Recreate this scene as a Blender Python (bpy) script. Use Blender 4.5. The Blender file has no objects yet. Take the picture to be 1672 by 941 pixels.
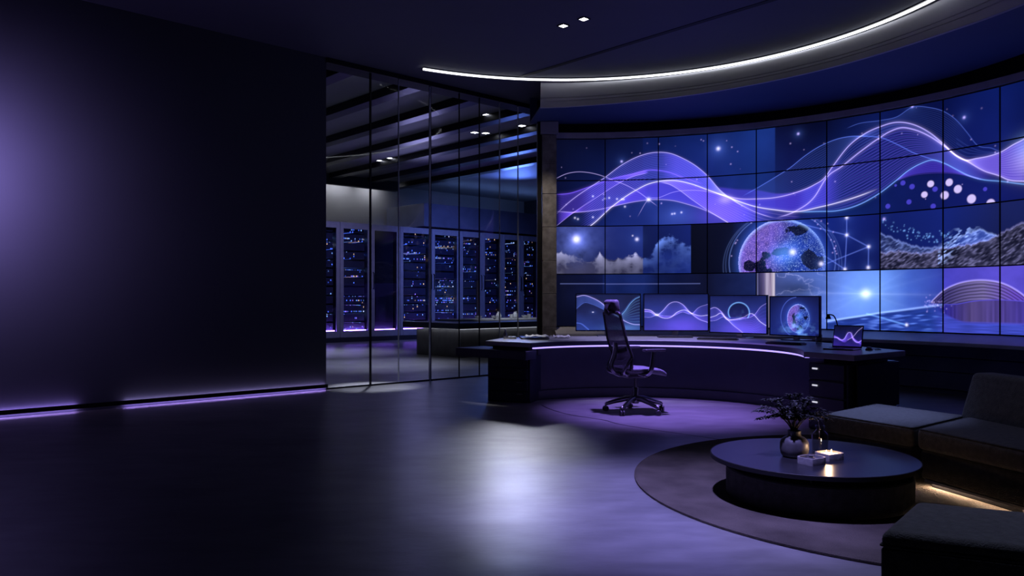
import bpy, bmesh, math, random
import numpy as np
from mathutils import Vector, Matrix
PI = math.pi
rnd = random.Random(7)
sc = bpy.context.scene
COL = sc.collection

# ------------------------------------------------------------------ camera
cam_data = bpy.data.cameras.new('camera')
cam = bpy.data.objects.new('camera', cam_data); COL.objects.link(cam)
cam.location = (0, 0, 1.25); cam.rotation_euler = (PI/2, 0, 0)
cam_data.sensor_width = 36; cam_data.lens = 1282/1672*36
cam_data.shift_y = 19.5/1672
cam_data.clip_start = 0.05; cam_data.clip_end = 200
sc.camera = cam

# ------------------------------------------------------------------ exposure and world
sc.view_settings.view_transform = 'Standard'
sc.view_settings.look = 'None'
sc.view_settings.exposure = 0.0
sc.view_settings.gamma = 1.0
sc.view_settings.use_curve_mapping = False
sc.cycles.use_denoising = True
sc.cycles.max_bounces = 8
sc.cycles.transparent_max_bounces = 24
sc.cycles.sample_clamp_indirect = 4.0
world = bpy.data.worlds.new('night'); sc.world = world
world.use_nodes = True
world.node_tree.nodes['Background'].inputs[0].default_value = (0.22, 0.30, 0.85, 1)
world.node_tree.nodes['Background'].inputs[1].default_value = 0.006

# ------------------------------------------------------------------ room lamps and added fill spots (position, target, colour, power, cone, blend, radius)
LAMPS = [
 # purple wall washer beside the left wall
 ('wall_washer', (-5.22, 7.02, 2.60), (-5.85, 7.90, 2.45), (0.50, 0.35, 1.0), 270, 150, 1.0, 0.25),
 # downlight of the server room, mirrored as a long streak in the polished floor
 ('floor_spot', (0.06, 18.0, 5.05), (0.03, 6.3, 0.0), (0.95, 0.92, 1.0), 1050, 9, 1.0, 0.28),
 # violet and lavender fills added for desk strip and video wall glow
 ('violet_fill', (1.4, 8.3, 4.5), (1.75, 8.75, 0.0), (0.33, 0.20, 1.0), 2700, 40, 1.0, 0.05),
 ('lavender_fill', (0.75, 3.9, 4.5), (0.98, 4.75, 0.0), (0.36, 0.32, 1.0), 2100, 40, 1.0, 0.08),
 ('lounge_spot', (2.6, 5.6, 4.5), (2.6, 5.0, 0.3), (0.55, 0.58, 1.0), 60, 60, 1.0, 0.08),
 ('sofa_fill', (3.6, 7.3, 4.1), (2.7, 5.95, 0.4), (0.36, 0.44, 1.0), 900, 22, 1.0, 0.06),  # added spot in place of the video wall's blue light on the sofa
 ('desk_fill', (1.7, 9.4, 4.5), (1.8, 10.5, 0.75), (0.58, 0.52, 1.0), 850, 46, 1.0, 0.06),  # added to brighten the desktop, no such fixture above it
 ('pillar_fill', (0.25, 12.0, 4.4), (0.62, 12.95, 2.2), (1.0, 0.86, 0.74), 90, 40, 1.0, 0.05),  # extra spot added to lift the pillar out of the dark
 # entrance to the server room
 ('door_spot', (-2.1, 12.2, 4.4), (-2.0, 11.3, 0.0), (0.9, 0.9, 1.0), 2600, 20, 0.8, 0.05),
 ('server_spot', (-2.3, 15.0, 4.9), (-2.6, 15.2, 0.0), (0.72, 0.74, 1.0), 1100, 50, 1.0, 0.10),
 ('server_spot', (-4.6, 18.6, 4.9), (-4.6, 18.7, 0.0), (0.72, 0.74, 1.0), 1400, 55, 1.0, 0.10),
 ('rack_fill', (-4.0, 19.5, 4.9), (-4.6, 23.4, 1.6), (0.46, 0.42, 1.0), 420, 70, 1.0, 0.10),  # added to bring out the cabinet frames
 ('rack_fill', (-1.2, 21.5, 4.9), (-1.6, 26.2, 1.6), (0.20, 0.28, 1.0), 850, 80, 1.0, 0.10),  # added blue fill in place of the video wall's reflection on the glass
 ('counter_spot', (0.0, 16.9, 4.9), (0.2, 18.6, 0.8), (0.85, 0.88, 1.0), 700, 34, 1.0, 0.05),
 ('ottoman_fill', (2.3, 4.3, 4.4), (1.85, 3.0, 0.4), (0.56, 0.62, 1.0), 190, 34, 1.0, 0.06),  # unseen spot added to brighten the ottoman top
 # unseen fills added for the bounced and cove light on the server ceiling
 ('ceiling_fill', (-2.6, 22.5, 3.8), (-2.8, 19.0, 5.2), (0.52, 0.48, 1.0), 75, 140, 1.0, 0.6),
 ('ceiling_fill', (0.2, 25.6, 4.5), (0.0, 24.0, 5.2), (0.14, 0.26, 1.0), 240, 140, 1.0, 0.5),
 ('desk_spot', (0.2, 10.4, 4.5), (-0.02, 9.9, 0.7), (0.95, 0.93, 1.0), 420, 16, 0.8, 0.04),
]
for nm, p, t, c, w, cone, blend, rad in LAMPS:
    ld = bpy.data.lights.new(nm, 'SPOT'); ld.energy = w; ld.color = c
    ld.spot_size = math.radians(cone); ld.spot_blend = blend; ld.shadow_soft_size = rad
    lo = bpy.data.objects.new(nm, ld); COL.objects.link(lo)
    lo.location = p
    lo.rotation_euler = (Vector(t)-Vector(p)).to_track_quat('-Z', 'Y').to_euler()

# ------------------------------------------------------------------ helpers
def lin(r, g, b):
    def f(c):
        c /= 255.0
        return c/12.92 if c <= 0.04045 else ((c+0.055)/1.055)**2.4
    return (f(r), f(g), f(b), 1.0)

MATS = {}
def mat(name, col, rough=0.5, metal=0.0, spec=0.5, bump=None, vary=None, coat=0.0, sheen=0.0):
    """procedural surface: colour varied by noise, optional bump (scale, strength, stretch)"""
    m = bpy.data.materials.new(name); m.use_nodes = True
    nt = m.node_tree; b = nt.nodes['Principled BSDF']
    b.inputs['Roughness'].default_value = rough
    b.inputs['Metallic'].default_value = metal
    b.inputs['Specular IOR Level'].default_value = spec
    b.inputs['Coat Weight'].default_value = coat
    b.inputs['Sheen Weight'].default_value = sheen
    tc = nt.nodes.new('ShaderNodeTexCoord')
    vs, va = vary if vary else (4.0, 0.12)
    n = nt.nodes.new('ShaderNodeTexNoise'); n.inputs['Scale'].default_value = vs; n.inputs['Detail'].default_value = 5
    nt.links.new(tc.outputs['Object'], n.inputs['Vector'])
    r = nt.nodes.new('ShaderNodeValToRGB')
    r.color_ramp.elements[0].position = 0.3; r.color_ramp.elements[1].position = 0.7
    r.color_ramp.elements[0].color = tuple(c*(1-va) for c in col[:3])+(1,)
    r.color_ramp.elements[1].color = tuple(min(1, c*(1+va)) for c in col[:3])+(1,)
    nt.links.new(n.outputs['Fac'], r.inputs['Fac']); nt.links.new(r.outputs['Color'], b.inputs['Base Color'])
    if bump:
        mp = nt.nodes.new('ShaderNodeMapping'); mp.inputs['Scale'].default_value = bump[2] if len(bump) > 2 else (1, 1, 1)
        nt.links.new(tc.outputs['Object'], mp.inputs['Vector'])
        n2 = nt.nodes.new('ShaderNodeTexNoise'); n2.inputs['Scale'].default_value = bump[0]; n2.inputs['Detail'].default_value = 3
        nt.links.new(mp.outputs['Vector'], n2.inputs['Vector'])
        bp = nt.nodes.new('ShaderNodeBump'); bp.inputs['Strength'].default_value = bump[1]; bp.inputs['Distance'].default_value = 0.01
        nt.links.new(n2.outputs['Fac'], bp.inputs['Height']); nt.links.new(bp.outputs['Normal'], b.inputs['Normal'])
    MATS[name] = m
    return m

def emit(name, col, strength):
    m = bpy.data.materials.new(name); m.use_nodes = True
    b = m.node_tree.nodes['Principled BSDF']
    b.inputs['Base Color'].default_value = (0.6, 0.6, 0.6, 1)
    b.inputs['Emission Color'].default_value = tuple(col[:3])+(1,)
    b.inputs['Emission Strength'].default_value = strength
    return m

def obj(name, bm, m, parent=None, smooth=False, loc=None):
    me = bpy.data.meshes.new(name)
    bmesh.ops.recalc_face_normals(bm, faces=bm.faces[:])
    bm.to_mesh(me); bm.free()
    if smooth:
        me.polygons.foreach_set('use_smooth', [True]*len(me.polygons))
        if smooth != 'all':
            me.set_sharp_from_angle(angle=math.radians(40))
    me.materials.append(m)
    o = bpy.data.objects.new(name, me); COL.objects.link(o)
    if parent: o.parent = parent
    if loc: o.location = loc
    return o

def tag(o, label, cat, group=None):
    o['label'] = label; o['category'] = cat
    if group: o['group'] = group
    return o

def thing(name, label, cat, loc=(0, 0, 0), rz=0.0, group=None):
    o = bpy.data.objects.new(name, None); COL.objects.link(o)
    o.empty_display_size = 0.1
    o.location = loc; o.rotation_euler = (0, 0, rz)
    return tag(o, label, cat, group)

def struct(name, bm, m, parent=None, smooth=False):
    o = obj(name, bm, m, parent, smooth)
    if not parent: o['kind'] = 'structure'
    return o

def copy_tree(root):
    c = root.copy(); COL.objects.link(c)
    for ch in list(root.children):
        d = ch.copy(); COL.objects.link(d); d.parent = c
        for g in list(ch.children):
            e = g.copy(); COL.objects.link(e); e.parent = d
    return c

def NB(): return bmesh.new()

def add_box(bm, c, s, rz=0.0, bevel=0.0, seg=2, rot=None):
    b2 = bmesh.new(); bmesh.ops.create_cube(b2, size=1)
    for v in b2.verts: v.co = Vector((v.co.x*s[0], v.co.y*s[1], v.co.z*s[2]))
    if bevel: bmesh.ops.bevel(b2, geom=b2.edges[:], offset=bevel, segments=seg, affect='EDGES', profile=0.5)
    M = Matrix.Translation(c) @ (rot.to_4x4() if rot else Matrix.Rotation(rz, 4, 'Z'))
    b2.transform(M); merge(bm, b2)

def merge(bm, b2):
    me = bpy.data.meshes.new('tmp'); b2.to_mesh(me); b2.free(); bm.from_mesh(me); bpy.data.meshes.remove(me)

def add_prism(bm, poly, z0, z1, bevel=0.0, seg=3, sel=None):
    b2 = bmesh.new()
    lo = [b2.verts.new((p[0], p[1], z0)) for p in poly]
    hi = [b2.verts.new((p[0], p[1], z1)) for p in poly]
    n = len(poly)
    b2.faces.new(lo[::-1]); b2.faces.new(hi)
    for i in range(n): b2.faces.new((lo[i], lo[(i+1) % n], hi[(i+1) % n], hi[i]))
    bmesh.ops.recalc_face_normals(b2, faces=b2.faces[:])
    if bevel:
        ed = b2.edges[:]
        if sel == 'h': ed = [e for e in ed if abs(e.verts[0].co.z-e.verts[1].co.z) < 1e-6]
        if sel == 'top': ed = [e for e in ed if min(e.verts[0].co.z, e.verts[1].co.z) > z1-1e-6]
        bmesh.ops.bevel(b2, geom=ed, offset=bevel, segments=seg, affect='EDGES', profile=0.5)
    merge(bm, b2)

def add_strip(bm, inner, outer, z0, z1):
    """closed slab between two equally long polylines (a band)"""
    a = [bm.verts.new((p[0], p[1], z0)) for p in inner]; b = [bm.verts.new((p[0], p[1], z0)) for p in outer]
    c = [bm.verts.new((p[0], p[1], z1)) for p in inner]; d = [bm.verts.new((p[0], p[1], z1)) for p in outer]
    for i in range(len(inner)-1):
        j = i+1
        bm.faces.new((a[i], a[j], b[j], b[i])); bm.faces.new((c[i], d[i], d[j], c[j]))
        bm.faces.new((a[i], c[i], c[j], a[j])); bm.faces.new((b[i], b[j], d[j], d[i]))
    bm.faces.new((a[0], b[0], d[0], c[0])); bm.faces.new((a[-1], c[-1], d[-1], b[-1]))

def catmull(pts, n=8, closed=False):
    P = [Vector(p) for p in pts]; out = []
    N = len(P)
    for i in range(N if closed else N-1):
        if closed: a, b, c, d = P[i-1], P[i], P[(i+1) % N], P[(i+2) % N]
        else: a, b, c, d = P[max(i-1, 0)], P[i], P[i+1], P[min(i+2, N-1)]
        for k in range(n):
            t = k/n
            out.append(0.5*((2*b)+(c-a)*t+(2*a-5*b+4*c-d)*t*t+(3*b-a-3*c+d)*t**3))
    if not closed: out.append(P[-1])
    return out

def add_tube(bm, pts, r, seg=10, closed=False, flat=1.0):
    """r: number or list; flat squashes the section along the binormal"""
    P = [Vector(p) for p in pts]; n = len(P)
    R = r if isinstance(r, (list, tuple)) else [r]*n
    rings = []; prev = None
    for i in range(n):
        t = (P[(i+1) % n]-P[i-1]) if closed else (P[min(i+1, n-1)]-P[max(i-1, 0)])
        t.normalize()
        if prev is None:
            ref = Vector((0, 0, 1)) if abs(t.z) < 0.9 else Vector((1, 0, 0))
            nrm = (ref - t*ref.dot(t)).normalized()
        else:
            nrm = (prev - t*prev.dot(t)).normalized()
        prev = nrm; bn = t.cross(nrm)
        rings.append([bm.verts.new(P[i]+(nrm*math.cos(2*PI*k/seg)+bn*flat*math.sin(2*PI*k/seg))*R[i]) for k in range(seg)])
    for i in range(n if closed else n-1):
        A, B = rings[i], rings[(i+1) % n]
        for k in range(seg):
            bm.faces.new((A[k], A[(k+1) % seg], B[(k+1) % seg], B[k]))
    if not closed:
        bm.faces.new(rings[0][::-1]); bm.faces.new(rings[-1])

def add_lathe(bm, prof, c=(0, 0, 0), seg=32, cap=True, rot=None):
    rings = []
    M = rot.to_4x4() if rot else Matrix.Identity(4)
    for r, z in prof:
        rings.append([bm.verts.new(Vector(c)+(M @ Vector((r*math.cos(2*PI*k/seg), r*math.sin(2*PI*k/seg), z)))) for k in range(seg)])
    for A, B in zip(rings, rings[1:]):
        for k in range(seg): bm.faces.new((A[k], A[(k+1) % seg], B[(k+1) % seg], B[k]))
    if cap: bm.faces.new(rings[0][::-1]); bm.faces.new(rings[-1])

def arc(c, r, a0, a1, n):
    """angles in degrees, counter-clockwise from +X"""
    return [(c[0]+r*math.cos(math.radians(a0+(a1-a0)*i/n)), c[1]+r*math.sin(math.radians(a0+(a1-a0)*i/n))) for i in range(n+1)]

# ------------------------------------------------------------------ pictures on the screens (pure numpy, stored per vertex)
def hash2(ix, iy, seed=0):
    h = (ix.astype(np.int64)*374761393 + iy.astype(np.int64)*668265263 + seed*1442695041) & 0xFFFFFFFF
    h = ((h ^ (h >> 13))*1274126177) & 0xFFFFFFFF
    return ((h ^ (h >> 16)) & 0xFFFF)/65535.0
def vnoise(x, y, seed=0):
    ix = np.floor(x); iy = np.floor(y); fx = x-ix; fy = y-iy
    fx = fx*fx*(3-2*fx); fy = fy*fy*(3-2*fy)
    a = hash2(ix, iy, seed); b = hash2(ix+1, iy, seed); c = hash2(ix, iy+1, seed); d = hash2(ix+1, iy+1, seed)
    return (a*(1-fx)+b*fx)*(1-fy)+(c*(1-fx)+d*fx)*fy
def fbm(x, y, oct=5, seed=0):
    s = np.zeros_like(x); a = 0.5
    for o in range(oct):
        s += a*vnoise(x, y, seed+o*17); x = x*2.03+3.1; y = y*2.03+1.7; a *= 0.5
    return s
def lc(r, g, b): return np.array(lin(r, g, b)[:3])
def sstep(a, b, x):
    t = np.clip((x-a)/(b-a), 0, 1); return t*t*(3-2*t)
def ramp(x, stops):
    xs = [s[0] for s in stops]; cs = np.array([lc(*s[1]) for s in stops])
    return np.stack([np.interp(x, xs, cs[:, k]) for k in range(3)], -1)
def curve_at(pts, s):
    """smooth z of a control curve at s, and a mask that fades at its ends"""
    p = np.array(pts); x = p[:, 0]; y = p[:, 1]
    m = np.gradient(y, x)
    i = np.clip(np.searchsorted(x, s)-1, 0, len(x)-2)
    h = x[i+1]-x[i]; t = np.clip((s-x[i])/h, 0, 1)
    z = (2*t**3-3*t**2+1)*y[i]+(t**3-2*t**2+t)*h*m[i]+(-2*t**3+3*t**2)*y[i+1]+(t**3-t**2)*h*m[i+1]
    inside = (s >= x[0]) & (s <= x[-1])
    L = x[-1]-x[0]
    fade = sstep(0, 0.06*L, s-x[0])*sstep(0, 0.06*L, x[-1]-s)
    return z, inside*1.0, fade*inside
def add_line(img, s, Z, z, a, col, w):
    sl = np.gradient(z, s)
    ww = w*np.sqrt(1+sl*sl)
    g = np.exp(-((Z-z[None, :])/ww[None, :])**2)*a[None, :]
    img += g[..., None]*col
def line(img, s, Z, pts, col, w=0.011, a=1.0, glow=0.0, ends=True):
    w = w*0.54
    z, ins, fd = curve_at(pts, s)
    m = (fd if ends else ins)*a
    if m.max() <= 0: return
    add_line(img, s, Z, z, m, col, w)
    if glow: add_line(img, s, Z, z, m*glow*0.8, col, w*4.5)
def ribbon(img, s, Z, p, q, n, col, w=0.006, a=0.5, fill=None, fa=0.3, rng=None, gam=1.0):
    z0, i0, f0 = curve_at(p, s); z1, i1, f1 = curve_at(q, s)
    m = f0*f1
    if rng: m = m*sstep(rng[0], rng[0]+0.35, s)*(1-sstep(rng[1]-0.35, rng[1], s))
    if m.max() <= 0: return
    for k in range(n):
        t = (k/(n-1))**gam
        add_line(img, s, Z, z0*(1-t)+z1*t, m*a, col, w)
    if fill is not None:
        hi = np.maximum(z0, z1); lo = np.minimum(z0, z1)
        b = sstep(0, 0.02, hi[None, :]-Z)*sstep(0, 0.02, Z-lo[None, :])*m[None, :]
        img += b[..., None]*fill*fa
def dot(img, S, Z, p, col, r, glow=0.0, gr=0.15):
    d2 = (S-p[0])**2+(Z-p[1])**2
    img += np.exp(-d2/(r*r))[..., None]*col
    if glow: img += (glow*np.exp(-np.sqrt(d2)/gr))[..., None]*np.array([0.10, 0.20, 0.85])
def seg(img, S, Z, a, b, col, w, al=1.0):
    d = np.array(b)-np.array(a); L2 = (d**2).sum()
    t = np.clip(((S-a[0])*d[0]+(Z-a[1])*d[1])/L2, 0, 1)
    dd = np.hypot(S-a[0]-t*d[0], Z-a[1]-t*d[1])
    img += (al*np.exp(-(dd/w)**2))[..., None]*col
def globe(img, S, Z, c, r, res=1.0, seed=3):
    x = (S-c[0])/r; y = (Z-c[1])/r; d = np.hypot(x, y); ins = d < 1
    zz = np.sqrt(np.clip(1-d*d, 0, 1))
    lon = np.arctan2(x, zz+0.15); lat = np.arcsin(np.clip(y, -1, 1))
    q = 0.62*(fbm(x*4.2+4.3, y*4.2+1.2, 5, seed)-0.47)
    hole = np.full_like(x, 9.0)
    for hx, hy, rx, ry in ((-0.40, -0.22, 0.17, 0.42), (0.66, 0.02, 0.24, 0.16), (0.30, 0.72, 0.32, 0.14), (-0.02, 0.24, 0.16, 0.10), (0.10, -0.62, 0.28, 0.16), (-0.75, -0.1, 0.10, 0.12)):
        hole = np.minimum(hole, np.hypot((x-hx)/rx, (y-hy)/ry))
    land = sstep(0.88, 1.02, hole+q*4.6)
    mix = sstep(-0.55, 0.25, x+0.25*y*-1)
    base = lc(104, 84, 190)*(1-mix)[..., None]+lc(30, 56, 160)*mix[..., None]
    sea = lc(10, 14, 50)
    cv = sea*(1-land)[..., None]+base*land[..., None]
    cv = cv*(0.65+0.6*vnoise(x*9, y*9, 9))[..., None]
    f = 30*res
    gx = lon*f; gy = lat*f
    ix = np.floor(gx); iy = np.floor(gy)
    hh = hash2(ix, iy, seed+1); px = ix+0.18+0.64*hash2(ix, iy, seed+2); py = iy+0.18+0.64*hash2(ix, iy, seed+3)
    dd = (gx-px)**2+(gy-py)**2
    sp = np.exp(-dd*22)*(hh > 0.22)*(0.12+0.88*land)*(0.25+1.3*hh**3)
    cdot = lc(214, 170, 255)*(1-mix)[..., None]+lc(170, 205, 255)*mix[..., None]
    cv = cv+sp[..., None]*cdot*0.95
    core = np.exp(-((x-0.12)**2+(y-0.2)**2)/0.05)+0.6*np.exp(-((x+0.1)**2+(y-0.12)**2)/0.05)
    cv = cv+core[..., None]*lc(90, 150, 255)*0.55
    rim = np.exp(-((1-d)/0.05)**2)*(0.35+0.65*sstep(-0.3, 0.9, y-0.3*x))
    cv = cv+rim[..., None]*lc(150, 185, 255)*0.8
    img[ins] = cv[ins]
    out = np.exp(-np.clip(d-1, 0, 9)/0.10)*(~ins)
    img += out[..., None]*lc(70, 110, 230)*0.35
CURVES = {
 'hump1': [(-0.295, 2.651), (-0.090, 2.846), (0.064, 2.969), (0.319, 3.141), (0.522, 3.272), (0.826, 3.490), (1.127, 3.634), (1.377, 3.684), (1.625, 3.652), (1.822, 3.561), (2.067, 3.397), (2.213, 3.259), (2.407, 3.021), (2.647, 2.821), (2.979, 2.628), (3.279, 2.510)],
 'bright1': [(0.064, 2.324), (0.349, 2.517), (0.674, 2.810), (1.077, 3.077), (1.257, 3.163), (1.427, 3.203), (1.674, 3.208), (1.969, 3.134), (2.213, 3.032), (2.503, 2.907), (2.979, 2.715), (3.269, 2.649), (3.584, 2.600), (3.948, 2.649), (4.172, 2.686), (4.517, 2.763), (4.804, 2.849)],
 'low1': [(-0.295, 2.733), (0.013, 2.713), (0.421, 2.752), (0.775, 2.829), (1.077, 2.884), (1.427, 2.905), (1.674, 2.876), (1.871, 2.819), (2.213, 2.685), (2.599, 2.443), (2.932, 2.196), (3.307, 1.963)],
 'cross1': [(1.427, 3.198), (1.625, 3.139), (1.773, 3.043), (1.969, 2.885), (2.213, 2.705), (2.407, 2.578), (2.580, 2.463), (2.932, 2.196), (3.353, 1.914), (3.676, 1.735)],
 'mid1': [(-0.295, 3.009), (-0.038, 3.030), (0.217, 3.111), (0.522, 3.221), (0.674, 3.269), (0.977, 3.334), (1.277, 3.395), (1.576, 3.353), (1.871, 3.228), (2.164, 3.123)],
 'fan': [(-0.295, 2.456), (-0.038, 2.662), (0.166, 2.805), (0.421, 2.967), (0.674, 3.127), (0.977, 3.283), (1.277, 3.355)],
 'arc0': [(-0.295, 3.264), (-0.090, 3.357), (0.095, 3.388), (0.268, 3.377), (0.522, 3.313), (0.674, 3.249), (0.926, 3.142), (1.177, 2.983), (1.267, 2.910), (1.427, 2.784)],
 'rise1': [(1.077, 2.610), (1.267, 2.910), (1.427, 2.935), (1.674, 3.017), (1.920, 3.036), (2.213, 3.002), (2.503, 2.907)],
 'flat': [(2.213, 3.101), (2.455, 3.057), (2.694, 3.013), (2.979, 2.984), (3.307, 2.903), (3.584, 2.900), (3.858, 2.961)],
 'line2': [(2.213, 3.042), (2.503, 2.917), (2.742, 2.855), (2.979, 2.840), (3.269, 2.839), (3.584, 2.891), (3.858, 2.989), (3.993, 3.068), (4.119, 3.228), (4.376, 3.522), (4.578, 3.649), (4.804, 3.723), (5.043, 3.743), (5.279, 3.667), (5.492, 3.520), (5.680, 3.331), (5.847, 3.150), (5.968, 3.078), (6.111, 3.076), (6.274, 3.081), (6.409, 3.105), (6.587, 3.173), (6.709, 3.211), (6.921, 3.317)],
 'inner2': [(3.269, 2.516), (3.584, 2.610), (3.858, 2.804), (4.038, 3.082), (4.261, 3.221), (4.526, 3.403), (4.804, 3.569), (4.932, 3.626), (5.108, 3.655), (5.279, 3.600), (5.492, 3.471), (5.680, 3.310), (5.847, 3.158), (6.008, 3.045), (6.214, 2.899), (6.394, 2.815), (6.510, 2.749), (6.709, 2.702), (6.921, 2.672)],
 'low2': [(3.584, 2.591), (3.948, 2.580), (4.177, 2.572), (4.517, 2.639), (4.804, 2.779), (5.022, 2.920), (5.195, 3.040), (5.363, 3.115), (5.534, 3.143), (5.680, 3.080), (5.847, 2.972), (5.992, 2.879), (6.190, 2.793), (6.409, 2.743), (6.709, 2.665), (6.921, 2.621)],
 'teal': [(2.742, 2.884), (2.979, 3.004), (3.269, 3.153), (3.492, 3.275), (3.721, 3.439), (3.948, 3.564), (4.172, 3.631), (4.403, 3.644), (4.604, 3.614), (4.804, 3.569), (5.064, 3.422), (5.279, 3.278), (5.492, 3.171), (5.676, 3.086)],
 'outer3': [(4.306, 3.766), (4.482, 3.811), (4.804, 3.811), (5.043, 3.820), (5.254, 3.909), (5.492, 3.861), (5.680, 3.770), (5.847, 3.623), (5.992, 3.430), (6.111, 3.258), (6.313, 3.172), (6.464, 3.073)],
 'belly2': [(5.018, 2.921), (5.254, 2.969), (5.504, 2.970), (5.750, 2.937), (5.992, 2.871), (6.190, 2.789)],
 'mid3': [(5.831, 3.395), (5.992, 3.263), (6.151, 3.172), (6.409, 3.105)],
 'ridge1': [(4.743, 2.198), (4.830, 2.183), (4.958, 2.123), (5.103, 2.046), (5.254, 1.995), (5.463, 1.959), (5.668, 1.939)],
 'ridge2': [(4.804, 1.914), (5.001, 1.923), (5.254, 1.894), (5.504, 1.898), (5.668, 1.923), (5.871, 1.960), (6.071, 1.980), (6.230, 2.017), (6.409, 2.074), (6.541, 2.132), (6.709, 2.193), (6.846, 2.210)],
 'peak': [(5.709, 1.945), (5.871, 2.057), (6.031, 2.126), (6.190, 2.145), (6.269, 2.108), (6.370, 2.053), (6.464, 2.001)],
 'dome': [(5.504, 1.217), (5.668, 1.373), (5.831, 1.452), (6.031, 1.497), (6.230, 1.500), (6.464, 1.449), (6.656, 1.348), (6.846, 1.191)],
 'domeb': [(5.504, 1.200), (5.831, 1.193), (6.071, 1.234), (6.308, 1.250), (6.709, 1.235), (6.921, 1.221)],
 'horizon': [(4.038, 0.929), (4.306, 0.979), (4.604, 1.029), (4.804, 1.066), (5.086, 1.104), (5.338, 1.141), (5.668, 1.184)],
}
SPOTS = {'star1': (1.267, 2.910), 'glow': (2.387, 3.682), 'sun': (0.074, 2.263), 'moon': (1.077, 2.255), 'globe': (3.362, 1.838), 'burst': (4.604, 1.339), 'n0': (4.332, 2.461), 'n1': (4.332, 2.204), 'n2': (4.644, 2.018), 'n3': (4.306, 1.701), 'n4': (4.639, 1.718), 's1': (0.826, 3.551), 's2': (5.258, 3.925), 's3': (5.951, 3.638), 's4': (3.621, 3.787), 'hub': (3.538, 1.983), 'hub2': (3.957, 1.793)}
BOKEH = [(5.128, 2.882, 0.033), (5.254, 2.816, 0.035), (4.915, 2.577, 0.033), (5.504, 2.825, 0.042), (5.421, 2.688, 0.040), (5.750, 2.815, 0.046), (5.689, 2.650, 0.051), (5.867, 2.711, 0.050), (6.047, 2.562, 0.054), (6.292, 2.479, 0.050), (6.222, 2.667, 0.025), (5.026, 2.859, 0.017), (5.562, 2.747, 0.033), (5.212, 2.609, 0.033), (5.537, 2.518, 0.033)]
ROWS = [3.935, 3.24, 2.48, 1.68, 0.81]
COLS = [-0.264, 0.553, 1.427, 2.213, 2.979, 4.038, 4.804, 5.668, 6.409, 7.20, 8.00]
W_LAV = lc(196, 178, 255); W_PUR = lc(118, 84, 246); W_BLU = lc(92, 120, 236); W_CYA = lc(120, 175, 250); W_WHI = lc(236, 228, 255); W_DEEP = lc(66, 46, 190)

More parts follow.
